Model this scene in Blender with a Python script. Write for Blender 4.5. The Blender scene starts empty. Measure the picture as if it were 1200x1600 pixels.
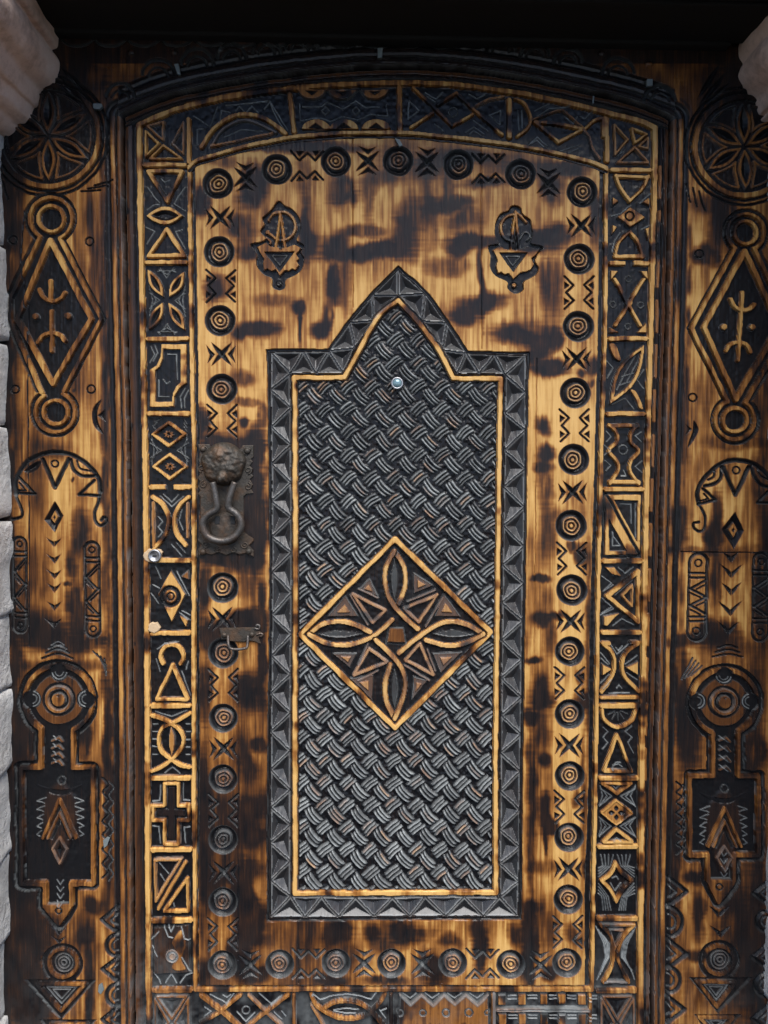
import bpy, bmesh, math, random
import numpy as np
from mathutils import Matrix, Vector
random.seed(5); rng = np.random.default_rng(11)
scene = bpy.context.scene
COL = scene.collection

# ------------------------------------------------------------------ camera
# photo measures: 1200 x 1600, focal 1209 px; door plane is y = 0, viewer on -y
F = 1209.0; D = 1.35; CAMZ = 1.5; PX = D / F
_v = np.array([-0.1373, 16.90, 1.0]); _v /= np.linalg.norm(_v)          # vanishing direction "down"
_h = np.array([48.3, 0.43, 1.0]); _h -= _v * _h.dot(_v); _h /= np.linalg.norm(_h)
_n = np.cross(_h, _v)
CAM = np.array([0.0, -D, CAMZ])
def to_world(x, y, h=0.0, base=0.0):
    """point of the door (photo measure x, y) lying on the plane 'base' px proud, raised h px more"""
    x = np.asarray(x, float); y = np.asarray(y, float)
    dx = (x - 600) / F; dy = (y - 800) / F
    wx = dx*_h[0] + dy*_h[1] + _h[2]; wy = dx*_n[0] + dy*_n[1] + _n[2]; wz = -(dx*_v[0] + dy*_v[1] + _v[2])
    t = (D - np.asarray(base) * PX) / wy
    return np.stack([wx*t, -D + wy*t - np.asarray(h)*PX, CAMZ + wz*t], -1)
cam = bpy.data.cameras.new('camera'); co = bpy.data.objects.new('camera', cam); COL.objects.link(co)
cam.sensor_fit = 'VERTICAL'; cam.sensor_height = 32.0; cam.lens = F / 1600 * 32.0
cam.clip_start = 0.02; cam.clip_end = 500
M = Matrix.Identity(4)
for c, (vec, sg) in enumerate([((_h[0], _n[0], -_v[0]), 1), ((_h[1], _n[1], -_v[1]), -1), ((_h[2], _n[2], -_v[2]), -1)]):
    for r in range(3): M[r][c] = vec[r] * sg
M[0][3], M[1][3], M[2][3] = CAM
co.matrix_world = M
scene.camera = co

# ------------------------------------------------------------------ light
SUN_EL, SUN_AZ = math.radians(54), math.radians(168)       # sky in front of the door, a little to the right
w = bpy.data.worlds.new("World"); scene.world = w; w.use_nodes = True
nt = w.node_tree; bg = nt.nodes['Background']
sky = nt.nodes.new('ShaderNodeTexSky'); sky.sky_type = 'NISHITA'; sky.sun_disc = False
sky.sun_elevation = SUN_EL; sky.sun_rotation = SUN_AZ; sky.air_density = 0.4; sky.dust_density = 0.4; sky.ozone_density = 1.0
nt.links.new(sky.outputs[0], bg.inputs[0]); bg.inputs[1].default_value = 0.05
sl = bpy.data.lights.new('sun', 'SUN'); so = bpy.data.objects.new('sun', sl); COL.objects.link(so)
sl.energy = 1.5; sl.angle = math.radians(50); sl.color = (1.0, 0.97, 0.93)
sd = Vector((math.sin(SUN_AZ)*math.cos(SUN_EL), math.cos(SUN_AZ)*math.cos(SUN_EL), math.sin(SUN_EL)))
so.rotation_euler = sd.to_track_quat('Z', 'Y').to_euler()
scene.view_settings.view_transform = 'Standard'; scene.view_settings.look = 'None'
scene.view_settings.exposure = 2.2; scene.view_settings.gamma = 1.0; scene.view_settings.use_curve_mapping = False

# ------------------------------------------------------------------ materials
def mat(name):
    m = bpy.data.materials.new(name); m.use_nodes = True
    return m, m.node_tree, m.node_tree.nodes['Principled BSDF']
def nd(t, kind, **kw):
    n = t.nodes.new(kind)
    for k, v in kw.items(): setattr(n, k, v)
    return n
def ramp(t, stops, interp='LINEAR'):
    r = nd(t, 'ShaderNodeValToRGB'); r.color_ramp.interpolation = interp
    e = r.color_ramp.elements
    while len(e) < len(stops): e.new(0.5)
    for el, (p, c) in zip(e, stops):
        el.position = p; el.color = (*c, 1)
    return r
def noise(t, vec, scale, detail=4, rough=0.55, dims=(1, 1, 1)):
    mp = nd(t, 'ShaderNodeMapping'); mp.inputs['Scale'].default_value = dims
    t.links.new(vec, mp.inputs[0])
    n = nd(t, 'ShaderNodeTexNoise'); n.inputs['Scale'].default_value = scale
    n.inputs['Detail'].default_value = detail; n.inputs['Roughness'].default_value = rough
    t.links.new(mp.outputs[0], n.inputs['Vector']); return n.outputs[0]
def math_(t, op, a, b=None, clamp=False):
    n = nd(t, 'ShaderNodeMath', operation=op); n.use_clamp = clamp
    for i, v in enumerate((a, b)):
        if v is None: continue
        if isinstance(v, (int, float)): n.inputs[i].default_value = v
        else: t.links.new(v, n.inputs[i])
    return n.outputs[0]
def mixc(t, f, a, b, mode='MIX'):
    n = nd(t, 'ShaderNodeMix', data_type='RGBA', blend_type=mode)
    if isinstance(f, (int, float)): n.inputs[0].default_value = f
    else: t.links.new(f, n.inputs[0])
    for i, v in ((6, a), (7, b)):
        if isinstance(v, tuple): n.inputs[i].default_value = (*v, 1)
        else: t.links.new(v, n.inputs[i])
    return n.outputs[2]

def wood_material():
    m, t, b = mat('scorched_varnished_wood'); L = t.links.new
    geo = nd(t, 'ShaderNodeNewGeometry').outputs['Position']
    ch = nd(t, 'ShaderNodeAttribute', attribute_name='char').outputs['Fac']
    we = nd(t, 'ShaderNodeAttribute', attribute_name='sheen_dust').outputs['Fac']
    gr = noise(t, geo, 60, 5, 0.6, (6, 1, 0.35))          # long vertical grain
    gr2 = noise(t, geo, 230, 3, 0.65, (3, 1, 0.07))        # fine grain
    mott = noise(t, geo, 28, 4, 0.6, (1, 1, 0.7))
    g = math_(t, 'ADD', math_(t, 'MULTIPLY', math_(t, 'SUBTRACT', gr, 0.5), 0.25),
              math_(t, 'MULTIPLY', math_(t, 'SUBTRACT', gr2, 0.5), 0.40))
    g = math_(t, 'ADD', g, math_(t, 'MULTIPLY', math_(t, 'SUBTRACT', mott, 0.5), 0.22))
    v = math_(t, 'ADD', ch, g, True)
    r = ramp(t, [(0.0, (0.57, 0.345, 0.120)), (0.16, (0.455, 0.252, 0.076)), (0.36, (0.25, 0.104, 0.027)),
                 (0.60, (0.095, 0.036, 0.012)), (0.83, (0.020, 0.012, 0.010)), (1.0, (0.0065, 0.0068, 0.0082))])
    L(v, r.inputs[0])
    grey = mixc(t, mott, (0.135, 0.152, 0.165), (0.33, 0.345, 0.335))  # painted grey: sky sheen on the dark lacquer, also dust
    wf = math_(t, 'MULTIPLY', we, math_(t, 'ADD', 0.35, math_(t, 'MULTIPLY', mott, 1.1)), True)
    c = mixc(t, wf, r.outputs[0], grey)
    L(c, b.inputs['Base Color'])
    ro = math_(t, 'ADD', 0.20, math_(t, 'MULTIPLY', mott, 0.14))
    ro = math_(t, 'ADD', ro, math_(t, 'MULTIPLY', gr2, 0.06))
    gl = nd(t, 'ShaderNodeAttribute', attribute_name='gloss').outputs['Fac']
    L(math_(t, 'ADD', ro, math_(t, 'MULTIPLY', gl, 0.17)), b.inputs['Roughness'])
    L(math_(t, 'ADD', 0.22, math_(t, 'MULTIPLY', gl, 0.62)), b.inputs['Specular IOR Level'])
    b.inputs['Coat Weight'].default_value = 0.0; b.inputs['Coat Roughness'].default_value = 0.12
    bp = nd(t, 'ShaderNodeBump'); bp.inputs['Strength'].default_value = 0.25; bp.inputs['Distance'].default_value = 0.0010
    L(math_(t, 'ADD', math_(t, 'MULTIPLY', gr2, 0.5), math_(t, 'ADD', gr, math_(t, 'MULTIPLY', mott, 0.6))), bp.inputs['Height'])
    L(bp.outputs[0], b.inputs['Normal'])
    return m
def iron_material(name, c0, c1, rough=0.55, rust=0.35, metallic=0.55):
    m, t, b = mat(name); L = t.links.new
    geo = nd(t, 'ShaderNodeNewGeometry').outputs['Position']
    n1 = noise(t, geo, 110, 6, 0.65); n2 = noise(t, geo, 45, 4)
    c = mixc(t, n1, c0, c1)
    rr = ramp(t, [(0.45, (0, 0, 0)), (0.68, (rust,)*3)]); L(n2, rr.inputs[0])
    c = mixc(t, rr.outputs[0], c, (0.11, 0.055, 0.025))
    L(c, b.inputs['Base Color']); b.inputs['Metallic'].default_value = metallic
    L(math_(t, 'ADD', rough - 0.12, math_(t, 'MULTIPLY', n1, 0.25)), b.inputs['Roughness'])
    bp = nd(t, 'ShaderNodeBump'); bp.inputs['Strength'].default_value = 0.7; bp.inputs['Distance'].default_value = 0.002
    L(n1, bp.inputs['Height']); L(bp.outputs[0], b.inputs['Normal'])
    return m
def stone_material(name, ca, cb, cc, rough=0.75, relief=1.0):
    m, t, b = mat(name); L = t.links.new
    geo = nd(t, 'ShaderNodeNewGeometry').outputs['Position']
    n1 = noise(t, geo, 16, 6, 0.6); n2 = noise(t, geo, 90, 5, 0.65); n3 = noise(t, geo, 400, 3, 0.6)
    r = ramp(t, [(0.3, ca), (0.52, cb), (0.72, cc)])
    L(math_(t, 'ADD', math_(t, 'MULTIPLY', n1, 0.6), math_(t, 'MULTIPLY', n2, 0.4)), r.inputs[0])
    L(r.outputs[0], b.inputs['Base Color'])
    L(math_(t, 'ADD', rough - 0.2, math_(t, 'MULTIPLY', n2, 0.4)), b.inputs['Roughness'])
    bp = nd(t, 'ShaderNodeBump'); bp.inputs['Strength'].default_value = relief; bp.inputs['Distance'].default_value = 0.006 * relief
    L(math_(t, 'ADD', n2, math_(t, 'MULTIPLY', n3, 0.35)), bp.inputs['Height']); L(bp.outputs[0], b.inputs['Normal'])
    return m
def plain(name, c, rough=0.5, metallic=0.0, trans=0.0):
    m, t, b = mat(name)
    geo = nd(t, 'ShaderNodeNewGeometry').outputs['Position']
    n = noise(t, geo, 160, 4)
    t.links.new(mixc(t, n, tuple(x*0.75 for x in c), tuple(min(1, x*1.2) for x in c)), b.inputs['Base Color'])
    b.inputs['Roughness'].default_value = rough; b.inputs['Metallic'].default_value = metallic
    b.inputs['Transmission Weight'].default_value = trans
    return m
WOOD = wood_material()
IRON = iron_material('rusty_iron', (0.014, 0.012, 0.010), (0.060, 0.050, 0.039), 0.55, 0.6, 0.35)
RING_IRON = iron_material('smooth_iron', (0.040, 0.041, 0.039), (0.115, 0.10, 0.092), 0.40, 0.4, 0.5)
STONE_L = stone_material('pinkish_limestone', (0.40, 0.26, 0.19), (0.80, 0.59, 0.49), (0.88, 0.71, 0.62), 0.45, 0.55)
STONE_J = stone_material('pale_grey_stone', (0.44, 0.42, 0.39), (0.66, 0.64, 0.61), (0.76, 0.74, 0.71), 0.8)
DARKWOOD = plain('black_beam_wood', (0.005, 0.0045, 0.0045), 0.9)
CHROME = plain('worn_steel', (0.36, 0.36, 0.37), 0.38, 0.85)
DARKHOLE = plain('dark_keyway', (0.01, 0.01, 0.01), 0.6)
GLASS = plain('bluish_lens', (0.16, 0.25, 0.28), 0.15, 0.2)
WHITE = plain('grey_plastic', (0.13, 0.155, 0.16), 0.6)
RAWWOOD = plain('raw_splintered_wood', (0.46, 0.33, 0.20), 0.8)
MORTAR = plain('dark_mortar', (0.12, 0.115, 0.11), 0.9)

# ------------------------------------------------------------------ carving raster (photo measure, step S)
S = 1.2
RX0, RX1, RY0, RY1 = -14.0, 1216.0, 52.0, 1700.0
xs = np.arange(RX0, RX1 + S, S); ys = np.arange(RY0, RY1 + S, S)
NX, NY = len(xs), len(ys)
X, Y = np.meshgrid(xs, ys)
def vnoise(cx, cy, seed):
    """smooth value noise with cell size cx, cy (photo px), about -1..1"""
    r = np.random.default_rng(seed)
    gx = (X - RX0) / cx; gy = (Y - RY0) / cy
    g = r.uniform(-1, 1, (int(gy.max()) + 3, int(gx.max()) + 3))
    ix = gx.astype(int); iy = gy.astype(int)
    fx = gx - ix; fy = gy - iy
    fx = fx*fx*(3 - 2*fx); fy = fy*fy*(3 - 2*fy)
    a = g[iy, ix]*(1 - fx) + g[iy, ix + 1]*fx; b = g[iy + 1, ix]*(1 - fx) + g[iy + 1, ix + 1]*fx
    return a*(1 - fy) + b*fy
WX = X + 0.6*vnoise(19, 19, 1) + 0.3*vnoise(6, 6, 2)      # a hand-cut line is never quite true
WY = Y + 0.6*vnoise(19, 19, 3) + 0.3*vnoise(6, 6, 4)
LW = vnoise(11, 11, 5) + .5*vnoise(26, 26, 6)
H = np.zeros((NY, NX)); K = np.zeros((NY, NX)); SHEEN_DUST = np.zeros((NY, NX)); GLOSS = np.zeros((NY, NX))
REG = np.full((NY, NX), -1, int)
def sm(pts, closed=False, n=7):
    P = [np.array(p, float) for p in pts]; out = []; N = len(P)
    rngi = range(N if closed else N - 1)
    for i in rngi:
        p1, p2 = P[i], P[(i + 1) % N]
        p0 = P[i - 1] if (closed or i > 0) else 2*p1 - p2
        p3 = P[(i + 2) % N] if (closed or i + 2 < N) else 2*p2 - p1
        for k in range(n):
            t = k / n
            out.append(tuple(0.5*(2*p1 + (p2 - p0)*t + (2*p0 - 5*p1 + 4*p2 - p3)*t*t + (3*p1 - p0 - 3*p2 + p3)*t**3)))
    if not closed: out.append(tuple(P[-1]))
    return out
def circ(cx, cy, r, a0=0, a1=360, n=36, ry=None):
    ry = r if ry is None else ry
    return [(cx + r*math.cos(math.radians(a0 + (a1 - a0)*k/n)), cy + ry*math.sin(math.radians(a0 + (a1 - a0)*k/n))) for k in range(n + (0 if abs(a1 - a0) == 360 else 1))]
def leafpts(p0, p1, hw, n=8):
    p0 = np.array(p0, float); p1 = np.array(p1, float); d = p1 - p0; nn = np.array([-d[1], d[0]]) / (np.linalg.norm(d) + 1e-9)
    a = [tuple(p0 + d*t + nn*hw*math.sin(math.pi*t)) for t in np.linspace(0, 1, n + 1)]
    b = [tuple(p0 + d*t - nn*hw*math.sin(math.pi*t)) for t in np.linspace(1, 0, n + 1)]
    return a + b[1:-1]
def window(pts, m):
    x0 = min(p[0] for p in pts) - m; x1 = max(p[0] for p in pts) + m; y0 = min(p[1] for p in pts) - m; y1 = max(p[1] for p in pts) + m
    i0 = max(0, int((x0 - RX0)/S)); i1 = min(NX, int((x1 - RX0)/S) + 2); j0 = max(0, int((y0 - RY0)/S)); j1 = min(NY, int((y1 - RY0)/S) + 2)
    if i1 <= i0 or j1 <= j0: return None
    return (slice(j0, j1), slice(i0, i1))
def dline(x, y, pts, closed=False):
    d = np.full(x.shape, 1e9)
    n = len(pts)
    for i in range(n if closed else n - 1):
        ax, ay = pts[i]; bx, by = pts[(i + 1) % n]
        ex, ey = bx - ax, by - ay; l2 = ex*ex + ey*ey + 1e-12
        t = np.clip(((x - ax)*ex + (y - ay)*ey)/l2, 0, 1)
        d = np.minimum(d, (x - ax - t*ex)**2 + (y - ay - t*ey)**2)
    return np.sqrt(d)
def inside(x, y, pts):
    r = np.zeros(x.shape, bool); n = len(pts)
    for i in range(n):
        ax, ay = pts[i]; bx, by = pts[(i + 1) % n]
        if ay == by: continue
        c = ((ay > y) != (by > y)) & (x < (bx - ax)*(y - ay)/(by - ay) + ax)
        r ^= c
    return r
def sdf(x, y, pts):
    d = dline(x, y, pts, True); return np.where(inside(x, y, pts), d, -d)     # positive inside
SOFT = 1.25
def cov(d, soft=SOFT):
    t = np.clip(d/soft + 0.5, 0, 1); return t*t*(3 - 2*t)
def put(sl, c, h, k, wr=None):
    H[sl] += (h - H[sl])*c; K[sl] += (k - K[sl])*c
    if wr is not None: SHEEN_DUST[sl] += (wr - SHEEN_DUST[sl])*c
def fill(pts, h, k, soft=SOFT, wr=None):
    sl = window(pts, 4)
    if sl: put(sl, cov(sdf(WX[sl], WY[sl], pts), soft), h, k, wr)
def line(pts, wd, h=0.0, k=0.06, closed=False, soft=SOFT, wr=None):
    sl = window(pts, wd + 3)
    if not sl: return
    d = wd*(.425 + .05*LW[sl]) - dline(WX[sl], WY[sl], pts, closed); c = cov(d, soft)
    H[sl] += (h - H[sl])*c
    ck = cov(d + .75, 1.0) if k < .5 else c              # the cut side of a raised line is bare wood too
    K[sl] += (k - K[sl])*ck
    if wr is not None: SHEEN_DUST[sl] += (wr - SHEEN_DUST[sl])*c
def groove(pts, wd, d, closed=False, wr=0.0):
    sl = window(pts, wd + 3)
    if not sl: return
    p = np.clip(1 - dline(WX[sl], WY[sl], pts, closed)/(wd/2), 0, 1)
    H[sl] -= d*p; K[sl] = np.maximum(K[sl], np.clip(p*2.4, 0, 1))
    if wr: SHEEN_DUST[sl] = np.maximum(SHEEN_DUST[sl], wr*np.clip(p*1.6, 0, 1))
def scratch(pts, wr=0.75, wd=2.6, d=1.6):                 # a fine cut in a blackened ground, its highlight painted grey
    sl = window(pts, 6)
    if not sl: return
    dd = dline(WX[sl], WY[sl], pts)
    p = np.clip(1 - dd/(wd/2), 0, 1)
    H[sl] += d*p; SHEEN_DUST[sl] = np.maximum(SHEEN_DUST[sl], wr*np.clip(p*1.5, 0, 1))
def pit(pts, slope=0.8, maxd=6.0, k=1.0, base=None):       # V-cut chip
    sl = window(pts, 3)
    if not sl: return
    d = sdf(WX[sl], WY[sl], pts)
    H[sl] = np.where(d > 0, H[sl] - np.minimum(d*slope, maxd), H[sl])
    K[sl] = np.maximum(K[sl], k*cov(d - 0.3, 1.6))
def dome(cx, cy, r, h, k=None, ground=None):
    sl = window([(cx, cy)], r + 3)
    if not sl: return
    d = np.hypot(WX[sl] - cx, WY[sl] - cy)
    c = cov(r - d)
    hh = h*np.sqrt(np.clip(1 - (d/r)**2, 0, 1))
    H[sl] += (hh - H[sl])*c
    if k is not None: K[sl] += (k - K[sl])*c
REGS = []
def region(name, parent, mask_pts=None, label=None, mask=None, sl=None, kind=None):
    rid = len(REGS); REGS.append(dict(name=name, parent=parent, label=label, kind=kind))
    if mask_pts is not None:
        sl = window(mask_pts, 2)
        if sl is None: return rid
        mk = inside(X[sl], Y[sl], mask_pts)
        REG[sl][mk & (REG[sl] >= 0)] = rid
    elif mask is not None:
        if sl is None: REG[mask] = rid
        else: REG[sl][mask] = rid
    return rid
def Z(ox, oy, s):
    return lambda *p: [(ox + a/s, oy + b/s) for a, b in p]
def Z1(ox, oy, s):
    return lambda a, b: (ox + a/s, oy + b/s)
def vl(xv, y0=None, y1=None, yv=(180, 250, 500, 690, 850, 1000, 1200, 1400, 1600, 1700)):
    yy = sorted(set([y for y in yv if (y0 is None or y > y0) and (y1 is None or y < y1)] + ([y0] if y0 is not None else []) + ([y1] if y1 is not None else [])))
    return [(float(np.interp(y, yv, xv)), y) for y in yy]
def at(xv, y, yv=(180, 250, 500, 690, 850, 1000, 1200, 1400, 1600, 1700)): return float(np.interp(y, yv, xv))

# vertical members of the door, left and right
GL = (192, 192.5, 197, 201.5, 203, 204.5, 206.5, 207.5, 208.5, 209)
GR = (1048.5, 1047.5, 1042, 1036.5, 1032, 1028, 1023.5, 1019.5, 1018.5, 1018)
OL = (216, 217.5, 221.5, 225.5, 227.5, 229, 229.5, 230.5, 232, 233)
OR = (1024.5, 1024.5, 1018, 1013, 1009.3, 1007, 1003, 1001.5, 1000, 999)
IL = (295, 295.5, 298, 302, 302, 302, 301.8, 304, 305, 305)
IR = (948.5, 948, 946.5, 941, 936.5, 934.5, 931.5, 927.6, 925, 924)
BL = (303, 304, 308, 311, 311, 311, 311, 310, 310, 310)
BR = (939, 938, 935, 930.7, 926, 922, 920.5, 914, 915, 915)
ARCH = sm([(192, 181), (236, 162), (280, 147.5), (340, 135), (400, 124.5), (460, 116.5), (520, 110.5), (570, 107), (620, 105.5), (680, 107.5), (740, 112.5), (800, 121), (860, 132), (920, 145), (980, 159), (1030, 177), (1048.5, 186)])
OARC = sm([(216, 194), (250, 179), (280, 168.5), (340, 154), (400, 144.5), (460, 137), (520, 132), (580, 129.5), (640, 128.5), (700, 130.5), (760, 137), (820, 146), (880, 158), (940, 173), (1000, 188), (1024.5, 199)])
IARC = sm([(295.5, 260), (310, 249), (340, 240), (370, 231), (400, 224), (460, 213), (520, 208), (580, 206), (640, 207.5), (680, 211), (740, 217), (800, 225.5), (860, 236), (920, 251), (948, 262)])
GAP = vl(GL, 190, 1700)[::-1] + ARCH + vl(GR, 190, 1700)
LEAF = GAP
inleaf = inside(X, Y, LEAF)
dgap = dline(WX, WY, GAP)

# ------------------------------------------------------------------ FRAME relief
FB = 10.0                                                  # the frame stands this much proud of the leaf
top = Y < np.interp(X, [p[0] for p in ARCH], [p[1] for p in ARCH])
dm = np.where(top & (X > 185) & (X < 1055), dgap*0.66, dgap)
out = ~inleaf
prof_h = np.interp(dm, [0, 2.2, 4, 6, 9, 10.5, 12, 13, 16, 19.5, 21.5, 24, 27, 29.5], [-34, -34, -1.5, 0, -0.5, -4, -4, -0.5, 0.3, -0.3, -3.5, -4.5, -3.5, 0])
prof_k = np.interp(dm, [0, 3, 4, 9, 10.5, 12, 13.5, 19, 21, 28, 30.5], [1, .8, .45, .62, 1, .9, .24, .30, 1, .95, 0])
H[out] = prof_h[out]; K[out] = prof_k[out]
K[out & top & (dm < 29)] = np.maximum(K[out & top & (dm < 29)], 0.9)
gapin = inleaf & (dgap < 2.4)
H[gapin] = -34 - 0; K[gapin] = 1
REG[out] = region('x', None); REGS.clear()
R_JL = region('jamb_board', 'frame', mask=out & (X < 400), label='left jamb board of honey wood carved and scorched')
R_JR = region('jamb_board', 'frame', mask=out & (X > 800), label='right jamb board of honey wood carved and scorched')
R_HD = region('head_board', 'frame', mask=out & ((Y < np.interp(X, [-40, 150, 185, 1055, 1100, 1240], [40, 95, 150, 160, 100, 40]))))
R_MO = region('frame_moulding', 'frame', mask=(out & (dm < 28.5)) | gapin)
a1, a2, a3, a4, a5 = Z(0, 0, 3.75), Z(0, 300, 3.75), Z(0, 680, 3.75), Z(0, 1000, 3.75), Z(0, 1340, 3.75)
b1, b2, b3, b4, b5 = Z(880, 0, 3.75), Z(880, 300, 3.75), Z(880, 680, 3.75), Z(880, 1000, 3.75), Z(880, 1340, 3.75)
G = 6.5
def stud(cx, cy, r=7.2):
    groove(circ(cx, cy, r - 1, n=20), 3.4, 2.6, True)
    region('stud', 'frame', circ(cx, cy, r + 1.5, n=16))
def rosette(cx, cy, R, rot, sq=1.0, label=None):
    groove(circ(cx, cy, R + 14), 6, 3, True)
    groove(circ(cx, cy, R + 5.5), 9, 5, True)
    fill(circ(cx, cy, R - 5), -5, 0.97)
    line(circ(cx, cy, R - 0.5), 9, 0, 0.12, True)
    L = R - 11
    for k in range(6):
        a = math.radians(rot + 60*k); u = (math.cos(a), math.sin(a))
        am = a + math.radians(30); um = (math.cos(am), math.sin(am))
        # curved triangle between two petals
        p0 = (cx + u[0]*L*.95, cy + u[1]*L*.95); a2_ = a + math.radians(60); p1 = (cx + math.cos(a2_)*L*.95, cy + math.sin(a2_)*L*.95)
        mid = (cx + um[0]*L*0.42, cy + um[1]*L*0.42)
        outer = [(cx + math.cos(a + math.radians(60*t))*L*.97, cy + math.sin(a + math.radians(60*t))*L*.97) for t in (.16, .33, .5, .67, .84)]
        line(sm([outer[0], (cx + um[0]*L*.62 + (outer[0][0]-cx-um[0]*L)*.25, cy + um[1]*L*.62 + (outer[0][1]-cy-um[1]*L)*.25), mid]), 4.2, -1, .45)
        line(sm([outer[-1], (cx + um[0]*L*.62 + (outer[-1][0]-cx-um[0]*L)*.25, cy + um[1]*L*.62 + (outer[-1][1]-cy-um[1]*L)*.25), mid]), 4.2, -1, .45)
        line(outer, 4, -1, .5)
        tip = (cx + u[0]*(R - 10), cy + u[1]*(R - 10)); st = (cx + u[0]*4, cy + u[1]*4)
        lp = leafpts(st, tip, 11.5)
        fill(lp, -0.3, 0.40)
        pit(leafpts((cx + u[0]*12, cy + u[1]*12), (cx + u[0]*(R - 17), cy + u[1]*(R - 17)), 7), .9, 5)
    region('rosette', 'frame', circ(cx, cy, R + 10, n=40), label)
rosette(74.7, 212, 80, 30, label='six petalled rosette half under the left stone bracket')
rosette(1164, 228, 78, 28, label='six petalled rosette under the right stone bracket')
for cx, cy, sgn in ((74.7, 212, 1), (1164, 228, -1)):      # comb cuts round the rosettes
    for k in range(3):
        for e in (-1, 1):
            a = math.radians(90 - e*sgn*(38 + 6*k)); r0, r1 = 101 + 3*k, 118 + 2*k
            groove(sm([(cx + math.cos(a + .12)*r0, cy + math.sin(a + .12)*r0), (cx + math.cos(a)*(r0 + r1)/2, cy + math.sin(a)*(r0 + r1)/2), (cx + math.cos(a - .10)*r1, cy + math.sin(a - .10)*r1)]), 4, 3)
# radiating cuts above the rosettes
for sgn, z in ((1, [((95, 105), (140, 150)), ((90, 118), (135, 165)), ((92, 132), (122, 158))]), (-1, [((1125, 100), (1090, 155)), ((1135, 112), (1092, 165)), ((1140, 128), (1100, 165))])):
    for p, q in z: pit(leafpts(p, q, 5), .9, 4)
for p in [(20, 375.5), (139.5, 377), (23.5, 608.5), (142, 608.5), (1093, 396.5), (1082.7, 621)]: stud(*p)

def lozenge(top, bot, inner, outl, outr, ri_t, ro_t, ri_b, ro_b, label):
    cut_w = 8
    poly = outl + outr[::-1]
    fill(circ(*top, ro_t + 8), -G, 1); fill(circ(*bot, ro_b + 8), -G, 1)
    big = [(p[0] + (-7 if i < len(outl) else 7)*1.2, p[1]) for i, p in enumerate(poly)]
    fill(big, -G, 1)
    line(outl, 8, 0, .12); line(outr, 8, 0, .12)
    ta = [math.degrees(math.atan2(outl[0][1] - top[1], outl[0][0] - top[0])), math.degrees(math.atan2(outr[0][1] - top[1], outr[0][0] - top[0]))]
    line(circ(*top, ro_t, ta[0], ta[1] + 360), 7, 0, .2)
    ba = [math.degrees(math.atan2(outl[-1][1] - bot[1], outl[-1][0] - bot[0])), math.degrees(math.atan2(outr[-1][1] - bot[1], outr[-1][0] - bot[0]))]
    line(circ(*bot, ro_b, ba[0] % 360, (ba[1] % 360) - 360), 7, 0, .15)
    line(circ(*top, ri_t), 7, 0, .10, True); line(circ(*bot, ri_b), 7, 0, .10, True)
    line(inner, 9.5, 0, .07, True)
    region('lozenge_motif', 'frame', big, label)
    region('ring_motif', 'frame', circ(*top, ro_t + 6)); region('ring_motif', 'frame', circ(*bot, ro_b + 6))
Lo_l = a2((228, 268), (60, 620), (55, 745), (240, 1175)); Lo_r = a2((345, 268), (590, 742), (372, 1165))
lozenge((78.7, 341), (85.3, 644), a2((290, 280), (530, 742), (305, 1125), (98, 745)), Lo_l, Lo_r, 20, 33, 19, 31, 'left tall lozenge with ring ends and a forked sign inside')
for pts in (a2((290, 520), (292, 635)), sm(a2((226, 568), (250, 615), (300, 640), (350, 620), (375, 585))), a2((298, 695), (300, 930)), sm(a2((215, 880), (245, 840), (298, 825), (350, 838), (376, 870)))):
    line(pts, 7, -0.5, .15)
for q in a2((205, 728), (396, 725)): dome(q[0], q[1], 5.5, 1, .2)
Lo_l = b2((1005, 340), (755, 795), (965, 1225)); Lo_r = b2((1120, 330), (1340, 780), (1075, 1225))
lozenge(b2((1072, 235))[0], b2((1010, 1335))[0], b2((1068, 345), (1270, 785), (1017, 1215), (830, 790)), Lo_l, Lo_r, 17.5, 29, 19, 31, 'right tall lozenge with ring ends and a forked sign inside')
for pts in (b2((1055, 590), (1030, 985)), sm(b2((985, 625), (1010, 670), (1050, 690), (1095, 685), (1128, 655))), sm(b2((960, 930), (985, 895), (1035, 880), (1080, 895), (1103, 938)))):
    line(pts, 7, -0.5, .15)
for q in b2((945, 790), (1112, 790)): dome(q[0], q[1], 5.2, 1, .2)
# crescents beside the lower rings
pit(sm(a2((600, 1210), (545, 1265), (540, 1340), (560, 1390), (605, 1420), (580, 1360), (572, 1310), (580, 1260)), True), .9, 5)
pit(a2((570, 1310), (620, 1270), (610, 1320), (625, 1350)), .9, 4)
pit(sm(b2((765, 1340), (795, 1390), (770, 1450), (728, 1500), (745, 1440), (760, 1400)), True), .9, 5)
pit(b2((715, 1360), (760, 1390), (710, 1430), (735, 1390)), .9, 4)

def umbrella(z, sg, label):
    """arched canopy with a V, scallops and a curled tail; sg +1 has its curl on the right"""
    pass
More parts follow.
